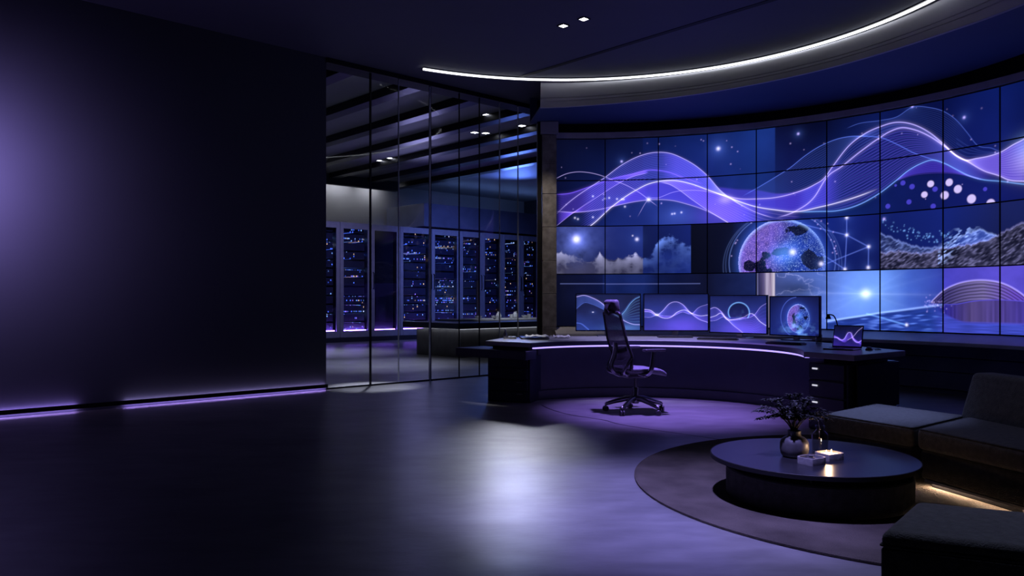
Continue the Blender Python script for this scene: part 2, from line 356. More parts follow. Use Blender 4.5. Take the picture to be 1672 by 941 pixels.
def wall_picture(s, z):
    """picture of the video wall at columns s (m along the wall) and rows z (m above the floor)"""
    S, Z = np.meshgrid(s, z)
    zc = 0.5*(z[0]+z[-1])
    if zc > 2.48:
        t = (Z-2.48)/1.455
        a = ramp(S, [(-0.3, (8, 12, 40)), (0.5, (9, 15, 50)), (1.17, (13, 24, 74)), (1.18, (15, 30, 92)), (2.2, (18, 38, 112)), (2.98, (24, 50, 128)), (3.26, (26, 52, 132)),
                         (3.28, (11, 16, 56)), (4.0, (8, 13, 50)), (4.8, (12, 24, 84)), (5.6, (9, 18, 76)), (6.4, (12, 28, 100)), (8.0, (14, 30, 104))])
        b = ramp(S, [(-0.3, (12, 18, 62)), (0.6, (26, 42, 120)), (1.5, (40, 60, 160)), (2.2, (40, 58, 168)), (3.0, (34, 62, 158)), (3.5, (26, 36, 120)), (4.3, (22, 46, 128)),
                         (5.0, (20, 36, 118)), (6.0, (20, 30, 112)), (8.0, (20, 28, 110))])
        img = a*t[..., None]+b*(1-t[..., None])
        img *= (0.42+0.75*fbm(S*1.3, Z*1.3, 4, 31))[..., None]
        C = CURVES
        # left hump of lines
        ribbon(img, s, Z, C['hump1'], C['bright1'], 19, W_BLU*0.8+W_PUR*0.25, 0.0055, 0.42, W_DEEP, 0.20, rng=(0.0, 2.9))
        ribbon(img, s, Z, C['mid1'], C['fan'], 17, W_PUR, 0.0055, 0.24, W_DEEP, 0.22)
        ribbon(img, s, Z, C['fan'], C['low1'], 16, W_PUR*0.8, 0.0055, 0.30, W_DEEP, 0.10, rng=(-0.7, 1.4))
        ribbon(img, s, Z, C['bright1'], C['low1'], 14, W_PUR, 0.0055, 0.16, W_DEEP, 0.75, rng=(0.4, 3.0))
        ribbon(img, s, Z, C['bright1'], C['cross1'], 12, W_LAV, 0.006, 0.12, W_PUR, 0.10)
        ribbon(img, s, Z, C['hump1'], C['cross1'], 16, W_LAV, 0.006, 0.08, W_DEEP, 0.6, rng=(1.4, 3.2))
        ribbon(img, s, Z, C['flat'], C['line2'], 8, W_PUR, 0.006, 0.10, W_DEEP, 0.45, rng=(1.9, 4.1))
        ribbon(img, s, Z, C['line2'], C['bright1'], 12, W_PUR, 0.006, 0.14, W_DEEP, 0.7, rng=(2.15, 4.3))
        ribbon(img, s, Z, C['hump1'], C['bright1'], 6, W_PUR, 0.007, 0.12, W_DEEP, 0.4, rng=(2.2, 3.6))
        # right hump
        ribbon(img, s, Z, C['teal'], C['line2'], 16, W_BLU*0.55, 0.005, 0.24, W_BLU*0.4, 0.06, rng=(2.8, 4.9))
        ribbon(img, s, Z, C['line2'], C['low2'], 24, W_BLU*0.8, 0.0050, 0.28, W_DEEP, 0.08, rng=(3.3, 6.3))
        ribbon(img, s, Z, C['inner2'], C['low2'], 16, W_PUR, 0.0050, 0.16, W_DEEP, 0.05, rng=(4.0, 6.4))
        ribbon(img, s, Z, C['outer3'], C['inner2'], 16, W_BLU*0.6, 0.005, 0.18, None, 0.0, rng=(4.4, 6.1))
        ribbon(img, s, Z, C['low2'], C['belly2'], 8, W_PUR, 0.006, 0.16, W_DEEP, 0.45)
        ribbon(img, s, Z, C['line2'], C['inner2'], 14, W_LAV, 0.006, 0.16, W_PUR, 0.50, rng=(5.5, 7.6))
        ribbon(img, s, Z, C['mid3'], C['line2'], 5, W_BLU, 0.005, 0.12, None, 0.0)
        # bright strands
        line(img, s, Z, C['hump1'], W_LAV, 0.010, 0.75, 0.08)
        line(img, s, Z, C['bright1'], W_WHI, 0.011, 0.9, 0.15)
        for nm, cc, w, al, gl in (('low1', W_LAV, 0.010, 0.65, 0.08), ('cross1', W_LAV, 0.009, 0.6, 0.05), ('mid1', W_PUR, 0.014, 0.8, 0.15), ('arc0', W_LAV, 0.008, 0.75, 0.0),
                ('rise1', W_LAV, 0.008, 0.55, 0.0), ('fan', W_LAV, 0.008, 0.5, 0.0), ('line2', W_LAV, 0.011, 0.9, 0.14), ('inner2', W_LAV, 0.012, 0.85, 0.18), ('low2', W_CYA, 0.012, 0.75, 0.10), ('teal', W_BLU, 0.009, 0.75, 0.03),
                ('outer3', W_BLU, 0.008, 0.45, 0.0)):
            line(img, s, Z, C[nm], cc, w, al, gl)
        # light pool at the crossing and at the bright right end
        for p, cc, r, k in (((2.5, 2.86), W_LAV, 0.10, 0.5), ((6.95, 2.95), W_WHI, 0.30, 0.55), ((6.85, 3.12), W_CYA, 0.22, 0.45), ((1.75, 2.62), W_BLU, 0.30, 0.22), ((2.4, 2.62), W_PUR, 0.35, 0.35)):
            img += (k*np.exp(-((S-p[0])**2+((Z-p[1])*1.6)**2)/(r*r)))[..., None]*cc
        P = SPOTS
        dot(img, S, Z, P['glow'], W_WHI, 0.028, 0.55, 0.075)
        dot(img, S, Z, P['star1'], W_WHI, 0.030, 0.3, 0.05)
        for k in ('s1', 's2', 's3', 's4'): dot(img, S, Z, P[k], W_LAV, 0.017, 0.3, 0.04)
        r2 = random.Random(5)
        for _ in range(60):
            p = (r2.uniform(-0.2, 7.8), r2.uniform(2.55, 3.9)); dot(img, S, Z, p, W_LAV*r2.uniform(0.15, 0.7), r2.uniform(0.006, 0.012))
        for p in ((0.75, 2.93), (0.83, 2.92), (0.86, 2.92), (0.88, 2.80), (0.62, 2.95), (0.55, 2.94), (0.35, 2.98), (0.05, 2.62), (0.1, 2.6), (0.35, 2.63), (1.65, 2.66), (1.69, 2.665), (1.8, 2.68)):
            dot(img, S, Z, p, W_WHI*0.8, 0.014, 0.15, 0.03)
        for (x, y, r) in BOKEH:
            dd = np.hypot(S-x, Z-y)
            img += (sstep(r*1.25, r*0.85, dd))[..., None]*(lc(222, 204, 255) if r > 0.036 else lc(70, 60, 190))*0.9
    elif zc > 1.68:
        img = ramp(S, [(-0.3, (22, 26, 64)), (0.6, (26, 36, 100)), (1.17, (30, 44, 118)), (1.18, (16, 24, 72)), (1.94, (20, 32, 100)), (1.96, (9, 11, 28)), (2.6, (12, 15, 40)), (3.0, (22, 38, 110)), (4.0, (18, 34, 116)),
                       (4.79, (14, 24, 92)), (4.82, (14, 26, 92)), (5.66, (18, 32, 108)), (6.4, (22, 30, 84)), (8, (22, 30, 84))])
        img = img*(0.75+0.35*(Z-1.68)/0.8+0.2*fbm(S*2, Z*2, 3, 5))[..., None]
        if s[0] < 1.96:
            m = (S < 1.95)
            def billow(x, y, seed):
                v = np.zeros_like(x); a = 0.5
                for o in range(5):
                    v += a*np.abs(2*vnoise(x, y, seed+o)-1); x = x*2.1+1.3; y = y*2.1+2.7; a *= 0.5
                return v
            n = fbm(S*2.6+1.0, Z*3.6, 6, 11); n2 = fbm(S*6+3, Z*7, 4, 13); bw_ = billow(S*3.2, Z*4.0, 15)
            top = 1.93+0.10*np.exp(-((S+0.25)/0.28)**2)+0.05*np.exp(-((S-0.65)/0.3)**2)+0.30*np.exp(-((S-1.62)/0.33)**2)+0.10*np.exp(-((S-2.0)/0.2)**2)
            dep = top-Z+0.30*(0.42-bw_)
            body = sstep(-0.01, 0.06, dep)
            warm = ramp(S, [(0, (60, 58, 84)), (1.17, (62, 62, 96)), (1.18, (26, 40, 110)), (2, (30, 48, 130))])
            lit = ramp(S, [(0, (200, 200, 240)), (1.17, (176, 178, 228)), (1.18, (110, 145, 245)), (2, (110, 145, 245))])
            lob = np.clip(1.15-2.4*bw_, 0, 1)
            cl = warm*(0.25+0.9*n)[..., None]+lit*(np.exp(-np.clip(dep, 0, 9)/0.07)*lob*1.5+0.5*lob*np.exp(-np.clip(dep, 0, 9)/0.25))[..., None]
            img = img*(1-body*m)[..., None]+cl*(body*m)[..., None]
            dk = np.exp(-(((S-0.13)/0.26)**2+((Z-2.02)/0.15)**2))*0.85
            img *= (1-dk*m*sstep(0.2, 0.6, n+0.25))[..., None]
            sp = SPOTS['sun']; dd = np.hypot(S-sp[0], Z-sp[1])
            wis = np.exp(-dd/0.16)*(0.25+1.6*n2)
            img += (wis*m)[..., None]*lc(120, 140, 255)*1.0
            dot(img, S, Z, sp, W_WHI*1.2, 0.055)
            dot(img, S, Z, SPOTS['moon'], W_WHI, 0.025, 0.25, 0.06)
            dot(img, S, Z, (SPOTS['moon'][0]-0.07, SPOTS['moon'][1]+0.06), W_WHI*0.8, 0.012)
        if s[-1] > 2.2 and s[0] < 4.81:
            g = SPOTS['globe']; gc = (g[0], g[1]); r = 0.66
            m = (S > 1.955) & (S < 4.81)
            tmp = img.copy()
            for k, rr in enumerate((1.22, 1.30, 1.36)):
                d = np.hypot((S-gc[0]-0.0), (Z-gc[1]+0.03*k)*1.05)/r
                tmp += (np.exp(-((d-rr)/0.012)**2)*(0.35 if k == 0 else 0.14))[..., None]*lc(120, 150, 240)
            globe(tmp, S, Z, gc, r)
            N = [SPOTS['n%d' % i] for i in range(5)]
            cbl = lc(110, 135, 245)
            for a, b in ((N[0], N[1]), (N[1], N[2]), (N[2], N[4]), (N[1], N[3]), (N[1], (3.55, 2.44)), (N[2], (4.05, 1.80)), (N[3], (3.95, 1.95))):
                seg(tmp, S, Z, a, b, cbl, 0.008, 0.45)
            for p in N: dot(tmp, S, Z, p, W_WHI, 0.022, 0.3, 0.05)
            dot(tmp, S, Z, SPOTS['hub'], W_WHI, 0.045, 0.4, 0.08); dot(tmp, S, Z, SPOTS['hub2'], W_WHI, 0.03, 0.4, 0.06)
            r2 = random.Random(9)
            for _ in range(40):
                a = r2.uniform(0.1, 3.0); rr = r*r2.uniform(1.15, 1.36)
                dot(tmp, S, Z, (gc[0]+rr*math.cos(a), gc[1]+rr*math.sin(a)), W_LAV*0.6, 0.010)
            img[m] = tmp[m]
        if s[-1] > 4.81:
            m = (S > 4.80)*1.0
            zt, i1, _ = curve_at(CURVES['ridge2'], s); zr, i2, _ = curve_at(CURVES['ridge1'], s); zp, i3, _ = curve_at(CURVES['peak'], s)
            zt = np.where(s > CURVES['ridge2'][-1][0], zt[np.argmax(s*(i1 > 0))] if i1.max() > 0 else 2.3, zt)
            n = fbm(S*5, Z*6, 6, 41)
            st = vnoise(S*14+Z*16, Z*46-S*28, 43); st2 = vnoise(S*30, Z*70-S*30, 47)
            for zz, ins, cols, al in ((zp, i3, (lc(48, 70, 160), lc(150, 175, 245)), 1), (zr, i2, (lc(30, 40, 92), lc(120, 140, 210)), 1), (zt, (s > CURVES['ridge2'][0][0])*1.0, (lc(26, 27, 52), lc(124, 122, 172)), 1)):
                jag = zz[None, :]+0.03*(vnoise(S*16, S*0, 51)-0.5)+0.02*(vnoise(S*45, S*0, 53)-0.5)
                mm = sstep(0, 0.012, jag-Z)*(ins[None, :] > 0)*m
                tex = np.clip(0.55*st*st+0.5*st2*st+0.5*(n-0.45), 0, 1)
                c = cols[0]*(0.5+0.9*n)[..., None]+cols[1]*(tex**1.6)[..., None]
                img = img*(1-mm)[..., None]+c*mm[..., None]
                img += (np.exp(-((jag-Z)/0.014)**2)*(ins[None, :] > 0)*m*0.6)[..., None]*cols[1]
            # snow-lit gully
            a = (S-5.66)-(2.18-Z)*-0.55
            gl = np.exp(-((S-5.75-(Z-1.95)*0.95)/0.11)**2)*sstep(0.35, 0.7, st)*(S > 5.60)*(Z < 2.2)
            img += (gl*m)[..., None]*lc(150, 180, 250)*0.8
            r2 = random.Random(15)
            for _ in range(70):
                q = r2.uniform(0, 1); p = (4.83+q*0.95, 2.42-0.36*math.sqrt(q)+r2.gauss(0, 0.05)); dot(img, S, Z, p, W_CYA*r2.uniform(0.2, 0.8), r2.uniform(0.006, 0.012))
            dot(img, S, Z, (4.86, 2.40), W_LAV, 0.018, 0.2, 0.03)
    else:
        t = (Z-0.81)/0.87
        img = ramp(S, [(-0.3, (10, 13, 36)), (0.5, (12, 20, 62)), (0.56, (22, 36, 96)), (1.17, (20, 34, 92)), (1.43, (12, 20, 60)), (2.2, (15, 18, 46)), (2.97, (28, 40, 96)), (2.99, (120, 112, 150)), (3.26, (150, 140, 180)),
                       (3.28, (70, 84, 150)), (4.03, (84, 112, 206)), (4.8, (104, 146, 240)), (5.2, (62, 92, 196)), (5.66, (46, 58, 158)), (5.68, (70, 66, 190)), (6.4, (96, 84, 220)), (8, (70, 60, 190))])
        n = fbm(S*2.5, Z*3.2, 6, 61)
        img *= (0.65+0.7*n)[..., None]
        if s[0] < 2.98:
            img *= (0.55+0.5*sstep(0.8, 1.6, Z))[..., None]
            for zz, x0, x1 in ((1.52, -0.2, 0.55), (1.515, 0.56, 2.1)):
                img += (np.exp(-((Z-zz)/0.008)**2)*(S > x0)*(S < x1)*0.5)[..., None]*lc(110, 120, 190)
        if s[-1] > 2.985 and s[0] < 3.3:
            m = (S > 2.985) & (S < 3.265)
            col = ramp(S, [(2.98, (120, 120, 170)), (3.02, (44, 42, 84)), (3.10, (92, 84, 130)), (3.15, (190, 178, 210)), (3.2, (140, 124, 160)), (3.265, (225, 215, 235))])
            img[m] = (col*(0.7+0.5*vnoise(S*60, Z*3, 5))[..., None])[m]
        if s[-1] > 3.27 and s[0] < 5.67:
            m = ((S > 3.268) & (S < 5.67))*1.0
            sw = np.abs(fbm(S*3.2+7, Z*4+2, 5, 71)-0.48)
            v = np.exp(-sw/0.012)*np.exp(-((S-3.55)/0.38)**2)
            img += (v*m*0.5)[..., None]*lc(190, 195, 250)
            dk = np.exp(-(((S-3.6)/0.33)**2+((Z-1.42)/0.14)**2))*0.6
            img *= (1-dk*m)[..., None]
            p = SPOTS['burst']; d = np.hypot(S-p[0], (Z-p[1]))
            img += (m*np.exp(-d/0.30)*0.5)[..., None]*lc(120, 170, 255)
            img += (m*np.exp(-(d/0.065)**2)*0.8)[..., None]*lc(240, 240, 255)
            img += (m*np.exp(-np.abs(Z-p[1]+0.02*(S-p[0]))/0.018)*np.exp(-np.abs(S-p[0])/0.5)*0.35)[..., None]*lc(190, 210, 255)
            for sl, ph in ((0.25, 0), (-0.32, 0), (0.55, 0.05)):
                img += (m*np.exp(-np.abs((Z-p[1])-sl*(S-p[0]))/0.03)*np.exp(-d/0.5)*0.12)[..., None]*lc(170, 200, 255)
            zh, i1, _ = curve_at(CURVES['horizon'], s)
            ins = ((s > CURVES['horizon'][0][0])*1.0)[None, :]
            gr = sstep(0, 0.02, zh[None, :]-Z)*m*ins
            wv = vnoise(S*6+Z*20, Z*40-S*7, 77)
            img = img*(1-gr)[..., None]+gr[..., None]*(lc(44, 72, 180)*(0.5+0.5*wv)[..., None]+lc(120, 160, 250)*(np.clip(wv-0.6, 0, 1)*1.3)[..., None])
            img += (np.exp(-((zh[None, :]-Z)/0.014)**2)*m*ins*0.55)[..., None]*lc(170, 200, 255)
            seg(img, S, Z, (4.62, 1.05), (5.18, 0.90), W_CYA, 0.012, 0.6); dot(img, S, Z, (5.18, 0.905), W_WHI, 0.02)
        if s[-1] > 5.3:
            zd, i1, _ = curve_at(CURVES['dome'], s); zb, i2, _ = curve_at(CURVES['domeb'], s)
            mask = sstep(0, 0.01, zd[None, :]-Z)*sstep(0, 0.01, Z-zb[None, :])*i1[None, :]
            rel = (zd[None, :]-Z)
            tx = 0.5+0.5*np.sin((rel*150+6*fbm(S*3, Z*3, 3, 81)))
            warm = ramp(S, [(5.4, (52, 46, 120)), (5.75, (70, 62, 124)), (6.2, (120, 108, 168)), (6.6, (108, 78, 200)), (7.2, (80, 60, 190))])
            img = img*(1-mask)[..., None]+mask[..., None]*warm*(0.4+0.75*tx)[..., None]
            img += (np.exp(-((zd[None, :]-Z)/0.012)**2)*i1[None, :]*0.55)[..., None]*lc(200, 185, 250)
            below = sstep(0, 0.012, zb[None, :]-Z)*i2[None, :]*sstep(5.48, 5.78, S)
            bot = 1.0+0.03*np.sin(S*2)-0.2*np.exp(-((S-5.4)/0.2)**2)*-1
            wallm = below*sstep(0, 0.05, Z-(0.93+0.24*sstep(6.0, 5.3, S)))
            vs = vnoise(S*40, Z*2, 91)
            cc = ramp(S, [(5.3, (70, 66, 200)), (5.7, (40, 34, 140)), (6.05, (84, 70, 130)), (6.5, (78, 64, 150)), (7, (50, 40, 150))])
            img = img*(1-wallm)[..., None]+wallm[..., None]*cc*(0.7+0.5*vs)[..., None]
            floor_m = below*(1-wallm/np.maximum(below, 1e-6))
            fw = vnoise(S*5, Z*60, 93)
            img = img*(1-floor_m)[..., None]+floor_m[..., None]*(lc(64, 76, 196)*(0.65+0.6*fw)[..., None])
            r2 = random.Random(19)
            for _ in range(50):
                p = (5.42+abs(r2.gauss(0, 0.18)), 1.18+r2.gauss(0, 0.05)); dot(img, S, Z, p, W_LAV*r2.uniform(0.1, 0.5), 0.009)
    return np.clip(img, 0, 3)

def sine_band(img, u, V, zs, col, n, spread, a, w=0.008, fill=0.0):
    for k in range(n):
        t = k/(n-1) if n > 1 else 0
        z = zs(u, t)
        add_line(img, u, V, z, np.ones_like(u)*a, col, w)
    if fill:
        z0, z1 = zs(u, 0.0), zs(u, 1.0); hi = np.maximum(z0, z1); lo = np.minimum(z0, z1)
        img += (sstep(0, 0.03, hi[None, :]-V)*sstep(0, 0.03, V-lo[None, :])*fill)[..., None]*col

def monitor_picture(k, u, v):
    U, V = np.meshgrid(u, v)
    n = fbm(U*3+k*5, V*3, 5, 100+k)
    if k == 0:
        img = (ramp(V, [(0, (40, 60, 140)), (0.5, (26, 34, 84)), (1, (22, 30, 74))])*(0.6+0.8*n)[..., None])
        A = [(0, 0.93), (0.12, 0.97), (0.25, 0.9), (0.4, 0.75), (0.52, 0.55), (0.65, 0.38), (0.8, 0.22), (0.9, 0.16), (1, 0.15)]
        B = [(0, 0.6), (0.12, 0.76), (0.25, 0.72), (0.4, 0.6), (0.52, 0.5), (0.65, 0.42), (0.75, 0.55), (0.85, 0.78), (0.95, 0.92), (1, 0.95)]
        D = [(0.6, 0.4), (0.7, 0.42), (0.76, 0.52), (0.85, 0.74), (0.93, 0.87), (1, 0.93)]
        for t in np.linspace(0, 1, 12):
            z = curve_at(A, u)[0]*(1-t)+curve_at(B, u)[0]*t
            add_line(img, u, V, z, np.ones_like(u)*0.22*(u < 0.66), W_BLU, 0.009)
        for t in np.linspace(0, 1, 10):
            z = curve_at(A, u)[0]*(1-t)+curve_at(D, u)[0]*t
            add_line(img, u, V, z, 0.14*(u > 0.6), W_CYA, 0.012)
        line(img, u, V, A, W_LAV, 0.0110, 0.9, 0.090, False); line(img, u, V, D, W_CYA, 0.0088, 0.7, 0.045, False); line(img, u, V, B, W_BLU, 0.0066, 0.4, 0.000, False)
        dot(img, U, V, (0.26, 0.5), W_WHI, 0.012, 0.25, 0.03)
        line(img, u, V, [(0, 0.2), (0.08, 0.17), (0.16, 0.06), (0.2, 0.0)], W_BLU, 0.02, 0.6, 0, False)
        img += (np.exp(-((V-0.06)/0.1)**2)*np.exp(-((U-0.75)/0.25)**2)*0.3)[..., None]*W_CYA
    elif k in (1, 2):
        img = ramp(V, [(0, (58, 60, 170)), (0.35, (44, 54, 150)), (0.7, (32, 42, 112)), (1, (22, 30, 84))])*(0.6+0.8*n)[..., None]
        img += (np.exp(-((V-0.12)/0.25)**2)*np.exp(-((U-0.62)/0.35)**2)*0.45)[..., None]*W_PUR
        if k == 1:
            A = [(0, 0.52), (0.1, 0.5), (0.2, 0.42), (0.28, 0.52), (0.4, 0.74), (0.5, 0.79), (0.6, 0.72), (0.72, 0.5), (0.85, 0.32), (1, 0.22)]
            B = [(0, 0.58), (0.1, 0.55), (0.2, 0.42), (0.3, 0.34), (0.42, 0.36), (0.52, 0.5), (0.64, 0.56), (0.75, 0.47), (0.88, 0.4), (1, 0.42)]
            D = [(0, 0.36), (0.1, 0.36), (0.2, 0.42), (0.3, 0.4), (0.45, 0.4), (0.6, 0.5), (0.75, 0.46), (0.85, 0.62), (1, 0.72)]
        else:
            A = [(0, 0.64), (0.08, 0.68), (0.18, 0.6), (0.3, 0.38), (0.42, 0.2), (0.55, 0.05), (0.7, -0.15), (1.0, -0.4)]
            B = [(0, 0.4), (0.1, 0.45), (0.2, 0.52), (0.3, 0.36), (0.45, 0.36), (0.6, 0.42), (0.75, 0.52), (0.9, 0.3), (1, 0.2)]
            D = [(0, 0.3), (0.1, 0.32), (0.25, 0.42), (0.4, 0.34), (0.6, 0.38), (0.8, 0.5), (0.9, 0.7), (1, 0.8)]
        for P_, Q_, c_ in ((A, B, W_PUR), (B, D, W_PUR*0.8), (A, D, W_BLU*0.7)):
            for t in np.linspace(0, 1, 13):
                zA, iA, _ = curve_at(P_, u); zB, iB, _ = curve_at(Q_, u)
                add_line(img, u, V, zA*(1-t)+zB*t, 0.14*iA*iB, c_, 0.008)
        line(img, u, V, A, W_LAV, 0.0099, 0.8, 0.090, False); line(img, u, V, B, W_WHI, 0.0099, 0.75, 0.090, False); line(img, u, V, D, W_LAV, 0.0077, 0.5, 0.045, False)
        if k == 1:
            dot(img, U, V, (0.2, 0.43), W_WHI*0.6, 0.03, 0.2, 0.06)
        else:
            d = np.hypot((U-0.52)*1.45, V-0.55)
            img *= (1-0.55*(d < 0.27)*(V > 0.42))[..., None]
            img += (np.exp(-((d-0.27)/0.015)**2)*(V > 0.4)*0.9)[..., None]*W_CYA
            ms = np.clip(fbm(U*9, V*9, 5, 131)-0.45, 0, 1)*5*np.exp(-((d-0.24)/0.10)**2)*(U > 0.35)*(V > 0.35)*(V < 0.66)
            img += (np.clip(ms, 0, 1.0)*sstep(0.4, 0.7, U))[..., None]*W_CYA
    elif k == 3:
        img = ramp(V, [(0, (24, 36, 110)), (1, (14, 18, 56))])*(0.6+0.8*n)[..., None]
        img += (np.exp(-(((U-0.5)/0.35)**2+((V-0.5)/0.5)**2))*0.3)[..., None]*lc(60, 84, 210)
        Xs, Ys = U*1.25, V*1.0
        e = np.hypot((Xs-0.70)/0.42, (Ys-0.47)/0.52)
        img += (np.exp(-((e-1)/0.02)**2)*(U < 0.55)*0.5)[..., None]*W_BLU
        tmp = img.copy(); Yq = 0.46+(V-0.46)*0.76
        globe(tmp, Xs, Yq, (0.73, 0.44), 0.285, 0.55, 23)
        img = tmp
        cloud = np.clip(fbm(U*8+3, V*8, 5, 141)-0.42, 0, 1)*4*np.exp(-((V-0.15)/0.16)**2)*np.exp(-((U-0.6)/0.25)**2)
        img += np.clip(cloud, 0, 0.8)[..., None]*W_CYA
    else:
        img = ramp(V, [(0, (46, 34, 130)), (0.5, (26, 28, 92)), (1, (16, 18, 50))])*(0.6+0.8*n)[..., None]
        A = [(0, 0.42), (0.12, 0.4), (0.25, 0.3), (0.38, 0.36), (0.5, 0.66), (0.6, 0.66), (0.72, 0.34), (0.85, 0.2), (1, 0.3)]
        B = [(0, 0.5), (0.2, 0.36), (0.4, 0.2), (0.6, 0.42), (0.8, 0.3), (1, 0.1)]
        D = [(0.5, 0.3), (0.7, 0.5), (0.85, 0.78), (1, 0.96)]
        for t in np.linspace(0, 1, 8):
            add_line(img, u, V, curve_at(A, u)[0]*(1-t)+curve_at(B, u)[0]*t, np.ones_like(u)*0.25, W_PUR, 0.025)
        line(img, u, V, A, W_LAV, 0.0193, 0.7, 0.090, False); line(img, u, V, D, W_LAV, 0.0165, 0.7, 0.045, False)
    return np.clip(img, 0, 3)

def screen_material():
    m = bpy.data.materials.new('lit_screen'); m.use_nodes = True
    nt = m.node_tree; b = nt.nodes['Principled BSDF']
    at = nt.nodes.new('ShaderNodeAttribute'); at.attribute_name = 'picture'
    b.inputs['Base Color'].default_value = (0.01, 0.01, 0.012, 1)
    b.inputs['Roughness'].default_value = 0.35
    b.inputs['Specular IOR Level'].default_value = 0.25
    nt.links.new(at.outputs['Color'], b.inputs['Emission Color'])
    b.inputs['Emission Strength'].default_value = SCREEN_GAIN
    m.cycles.emission_sampling = 'NONE'
    return m
SCREEN_GAIN = 1.0

def screen_mesh(name, w, h, nx, nz, img, m, parent):
    """flat lit screen facing -Y in the XZ plane, width w from -w/2, height h from 0"""
    xs = np.linspace(-w/2, w/2, nx); zs = np.linspace(0, h, nz)
    X, Zz = np.meshgrid(xs, zs)
    co = np.zeros((nx*nz, 3), np.float32); co[:, 0] = X.ravel(); co[:, 2] = Zz.ravel()
    i = (np.arange(nz-1)[:, None]*nx+np.arange(nx-1)[None, :]).ravel()
    f = np.stack([i, i+1, i+nx+1, i+nx], -1).astype(np.int32)
    me = bpy.data.meshes.new(name)
    me.vertices.add(len(co)); me.vertices.foreach_set('co', co.ravel())
    me.loops.add(f.size); me.loops.foreach_set('vertex_index', f.ravel())
    me.polygons.add(len(f)); me.polygons.foreach_set('loop_start', np.arange(len(f), dtype=np.int32)*4)
    me.update(calc_edges=True)
    ca = me.color_attributes.new('picture', 'FLOAT_COLOR', 'POINT')
    rgba = np.ones((nx*nz, 4), np.float32); rgba[:, :3] = img.reshape(-1, 3)
    ca.data.foreach_set('color', rgba.ravel())
    me.materials.append(m)
    o = bpy.data.objects.new(name, me); COL.objects.link(o); o.parent = parent
    return o
# ------------------------------------------------------------------ materials
M = {}
M['paint'] = mat('navy_wall_paint', (0.066, 0.073, 0.092), 0.75, vary=(0.8, 0.05), spec=0.3)
M['ceiling'] = mat('dark_ceiling_paint', (0.10, 0.108, 0.15), 0.7, vary=(0.6, 0.06), spec=0.3)
M['soffit'] = mat('soffit_blue_spill', (0.05, 0.085, 0.22), 0.6, vary=(0.8, 0.05), spec=0.3)  # blue of the screens' light on the soffit mixed into the colour
M['server_ceiling'] = mat('grey_ceiling_board', (0.30, 0.30, 0.32), 0.6, vary=(0.8, 0.05), spec=0.3)
M['fascia'] = mat('grey_fascia_paint', (0.46, 0.46, 0.49), 0.6, vary=(1.5, 0.08), spec=0.3)
M['black'] = mat('matt_black', (0.006, 0.006, 0.008), 0.6, vary=(5, 0.1), spec=0.3)
M['blackmetal'] = mat('black_metal', (0.012, 0.012, 0.016), 0.35, 0.6, vary=(9, 0.15))
M['lacquer'] = mat('black_lacquer', (0.026, 0.031, 0.055), 0.32, vary=(6, 0.1), spec=0.5)
M['desktop'] = mat('graphite_desktop', (0.32, 0.315, 0.33), 0.36, vary=(7, 0.15), spec=0.5)
M['panelwood'] = mat('dark_stained_wood', (0.17, 0.18, 0.30), 0.45, vary=(3, 0.2), bump=(12, 0.15, (0.3, 0.3, 6)))
M['steel'] = mat('brushed_steel', (0.45, 0.45, 0.48), 0.3, 1.0, vary=(20, 0.1))
M['darksteel'] = mat('gunmetal', (0.30, 0.30, 0.33), 0.28, 1.0, vary=(20, 0.1))
M['stone'] = mat('grey_brown_stone', (0.26, 0.24, 0.22), 0.45, vary=(9, 0.35), bump=(25, 0.2))
M['rackgrey'] = mat('rack_frame_grey', (0.30, 0.30, 0.34), 0.45, 0.1, vary=(6, 0.1))
M['rackdark'] = mat('rack_body_black', (0.03, 0.03, 0.04), 0.5, 0.2, vary=(6, 0.1))
M['counter'] = mat('counter_panel_grey', (0.16, 0.155, 0.155), 0.5, vary=(5, 0.15))
M['white'] = mat('white_ceramic', (0.6, 0.6, 0.6), 0.35, vary=(8, 0.05))
M['plaster'] = mat('pale_plaster', (0.45, 0.44, 0.44), 0.8, vary=(2, 0.06))
M['fabric'] = mat('charcoal_fabric', (0.085, 0.083, 0.085), 0.9, vary=(30, 0.25), bump=(150, 0.55), spec=0.2, sheen=0.15)
M['fabricdark'] = mat('charcoal_fabric_base', (0.06, 0.059, 0.06), 0.95, vary=(30, 0.25), bump=(150, 0.55), spec=0.15)
M['rug'] = mat('dark_wool_rug', (0.080, 0.068, 0.056), 1.0, vary=(2.5, 0.45), bump=(120, 0.9), spec=0.05)
M['tabletop'] = mat('dark_satin_tabletop', (0.013, 0.013, 0.017), 0.29, vary=(5, 0.15), spec=0.6)
M['drum'] = mat('black_textile_drum', (0.055, 0.054, 0.054), 0.85, vary=(25, 0.3), bump=(140, 0.5))
M['leaf'] = mat('dark_leaf', (0.022, 0.024, 0.023), 0.7, vary=(20, 0.3), spec=0.3)
M['stem'] = mat('dark_stem', (0.03, 0.026, 0.022), 0.7)
M['glaze'] = mat('grey_glazed_ceramic', (0.075, 0.072, 0.075), 0.42, vary=(14, 0.3), spec=0.3)
M['concrete_tray'] = mat('cast_concrete', (0.17, 0.165, 0.165), 0.7, vary=(25, 0.25), bump=(60, 0.2))
M['wax'] = mat('pale_wax', (0.85, 0.78, 0.68), 0.5)
M['paper'] = mat('white_paper', (0.6, 0.6, 0.62), 0.8)
M['plastic'] = mat('black_plastic', (0.035, 0.035, 0.042), 0.38, vary=(9, 0.1))
M['seat'] = mat('grey_seat_fabric', (0.15, 0.15, 0.18), 0.6, vary=(40, 0.2), bump=(160, 0.12))
M['keys'] = mat('grey_keycaps', (0.07, 0.07, 0.08), 0.5)

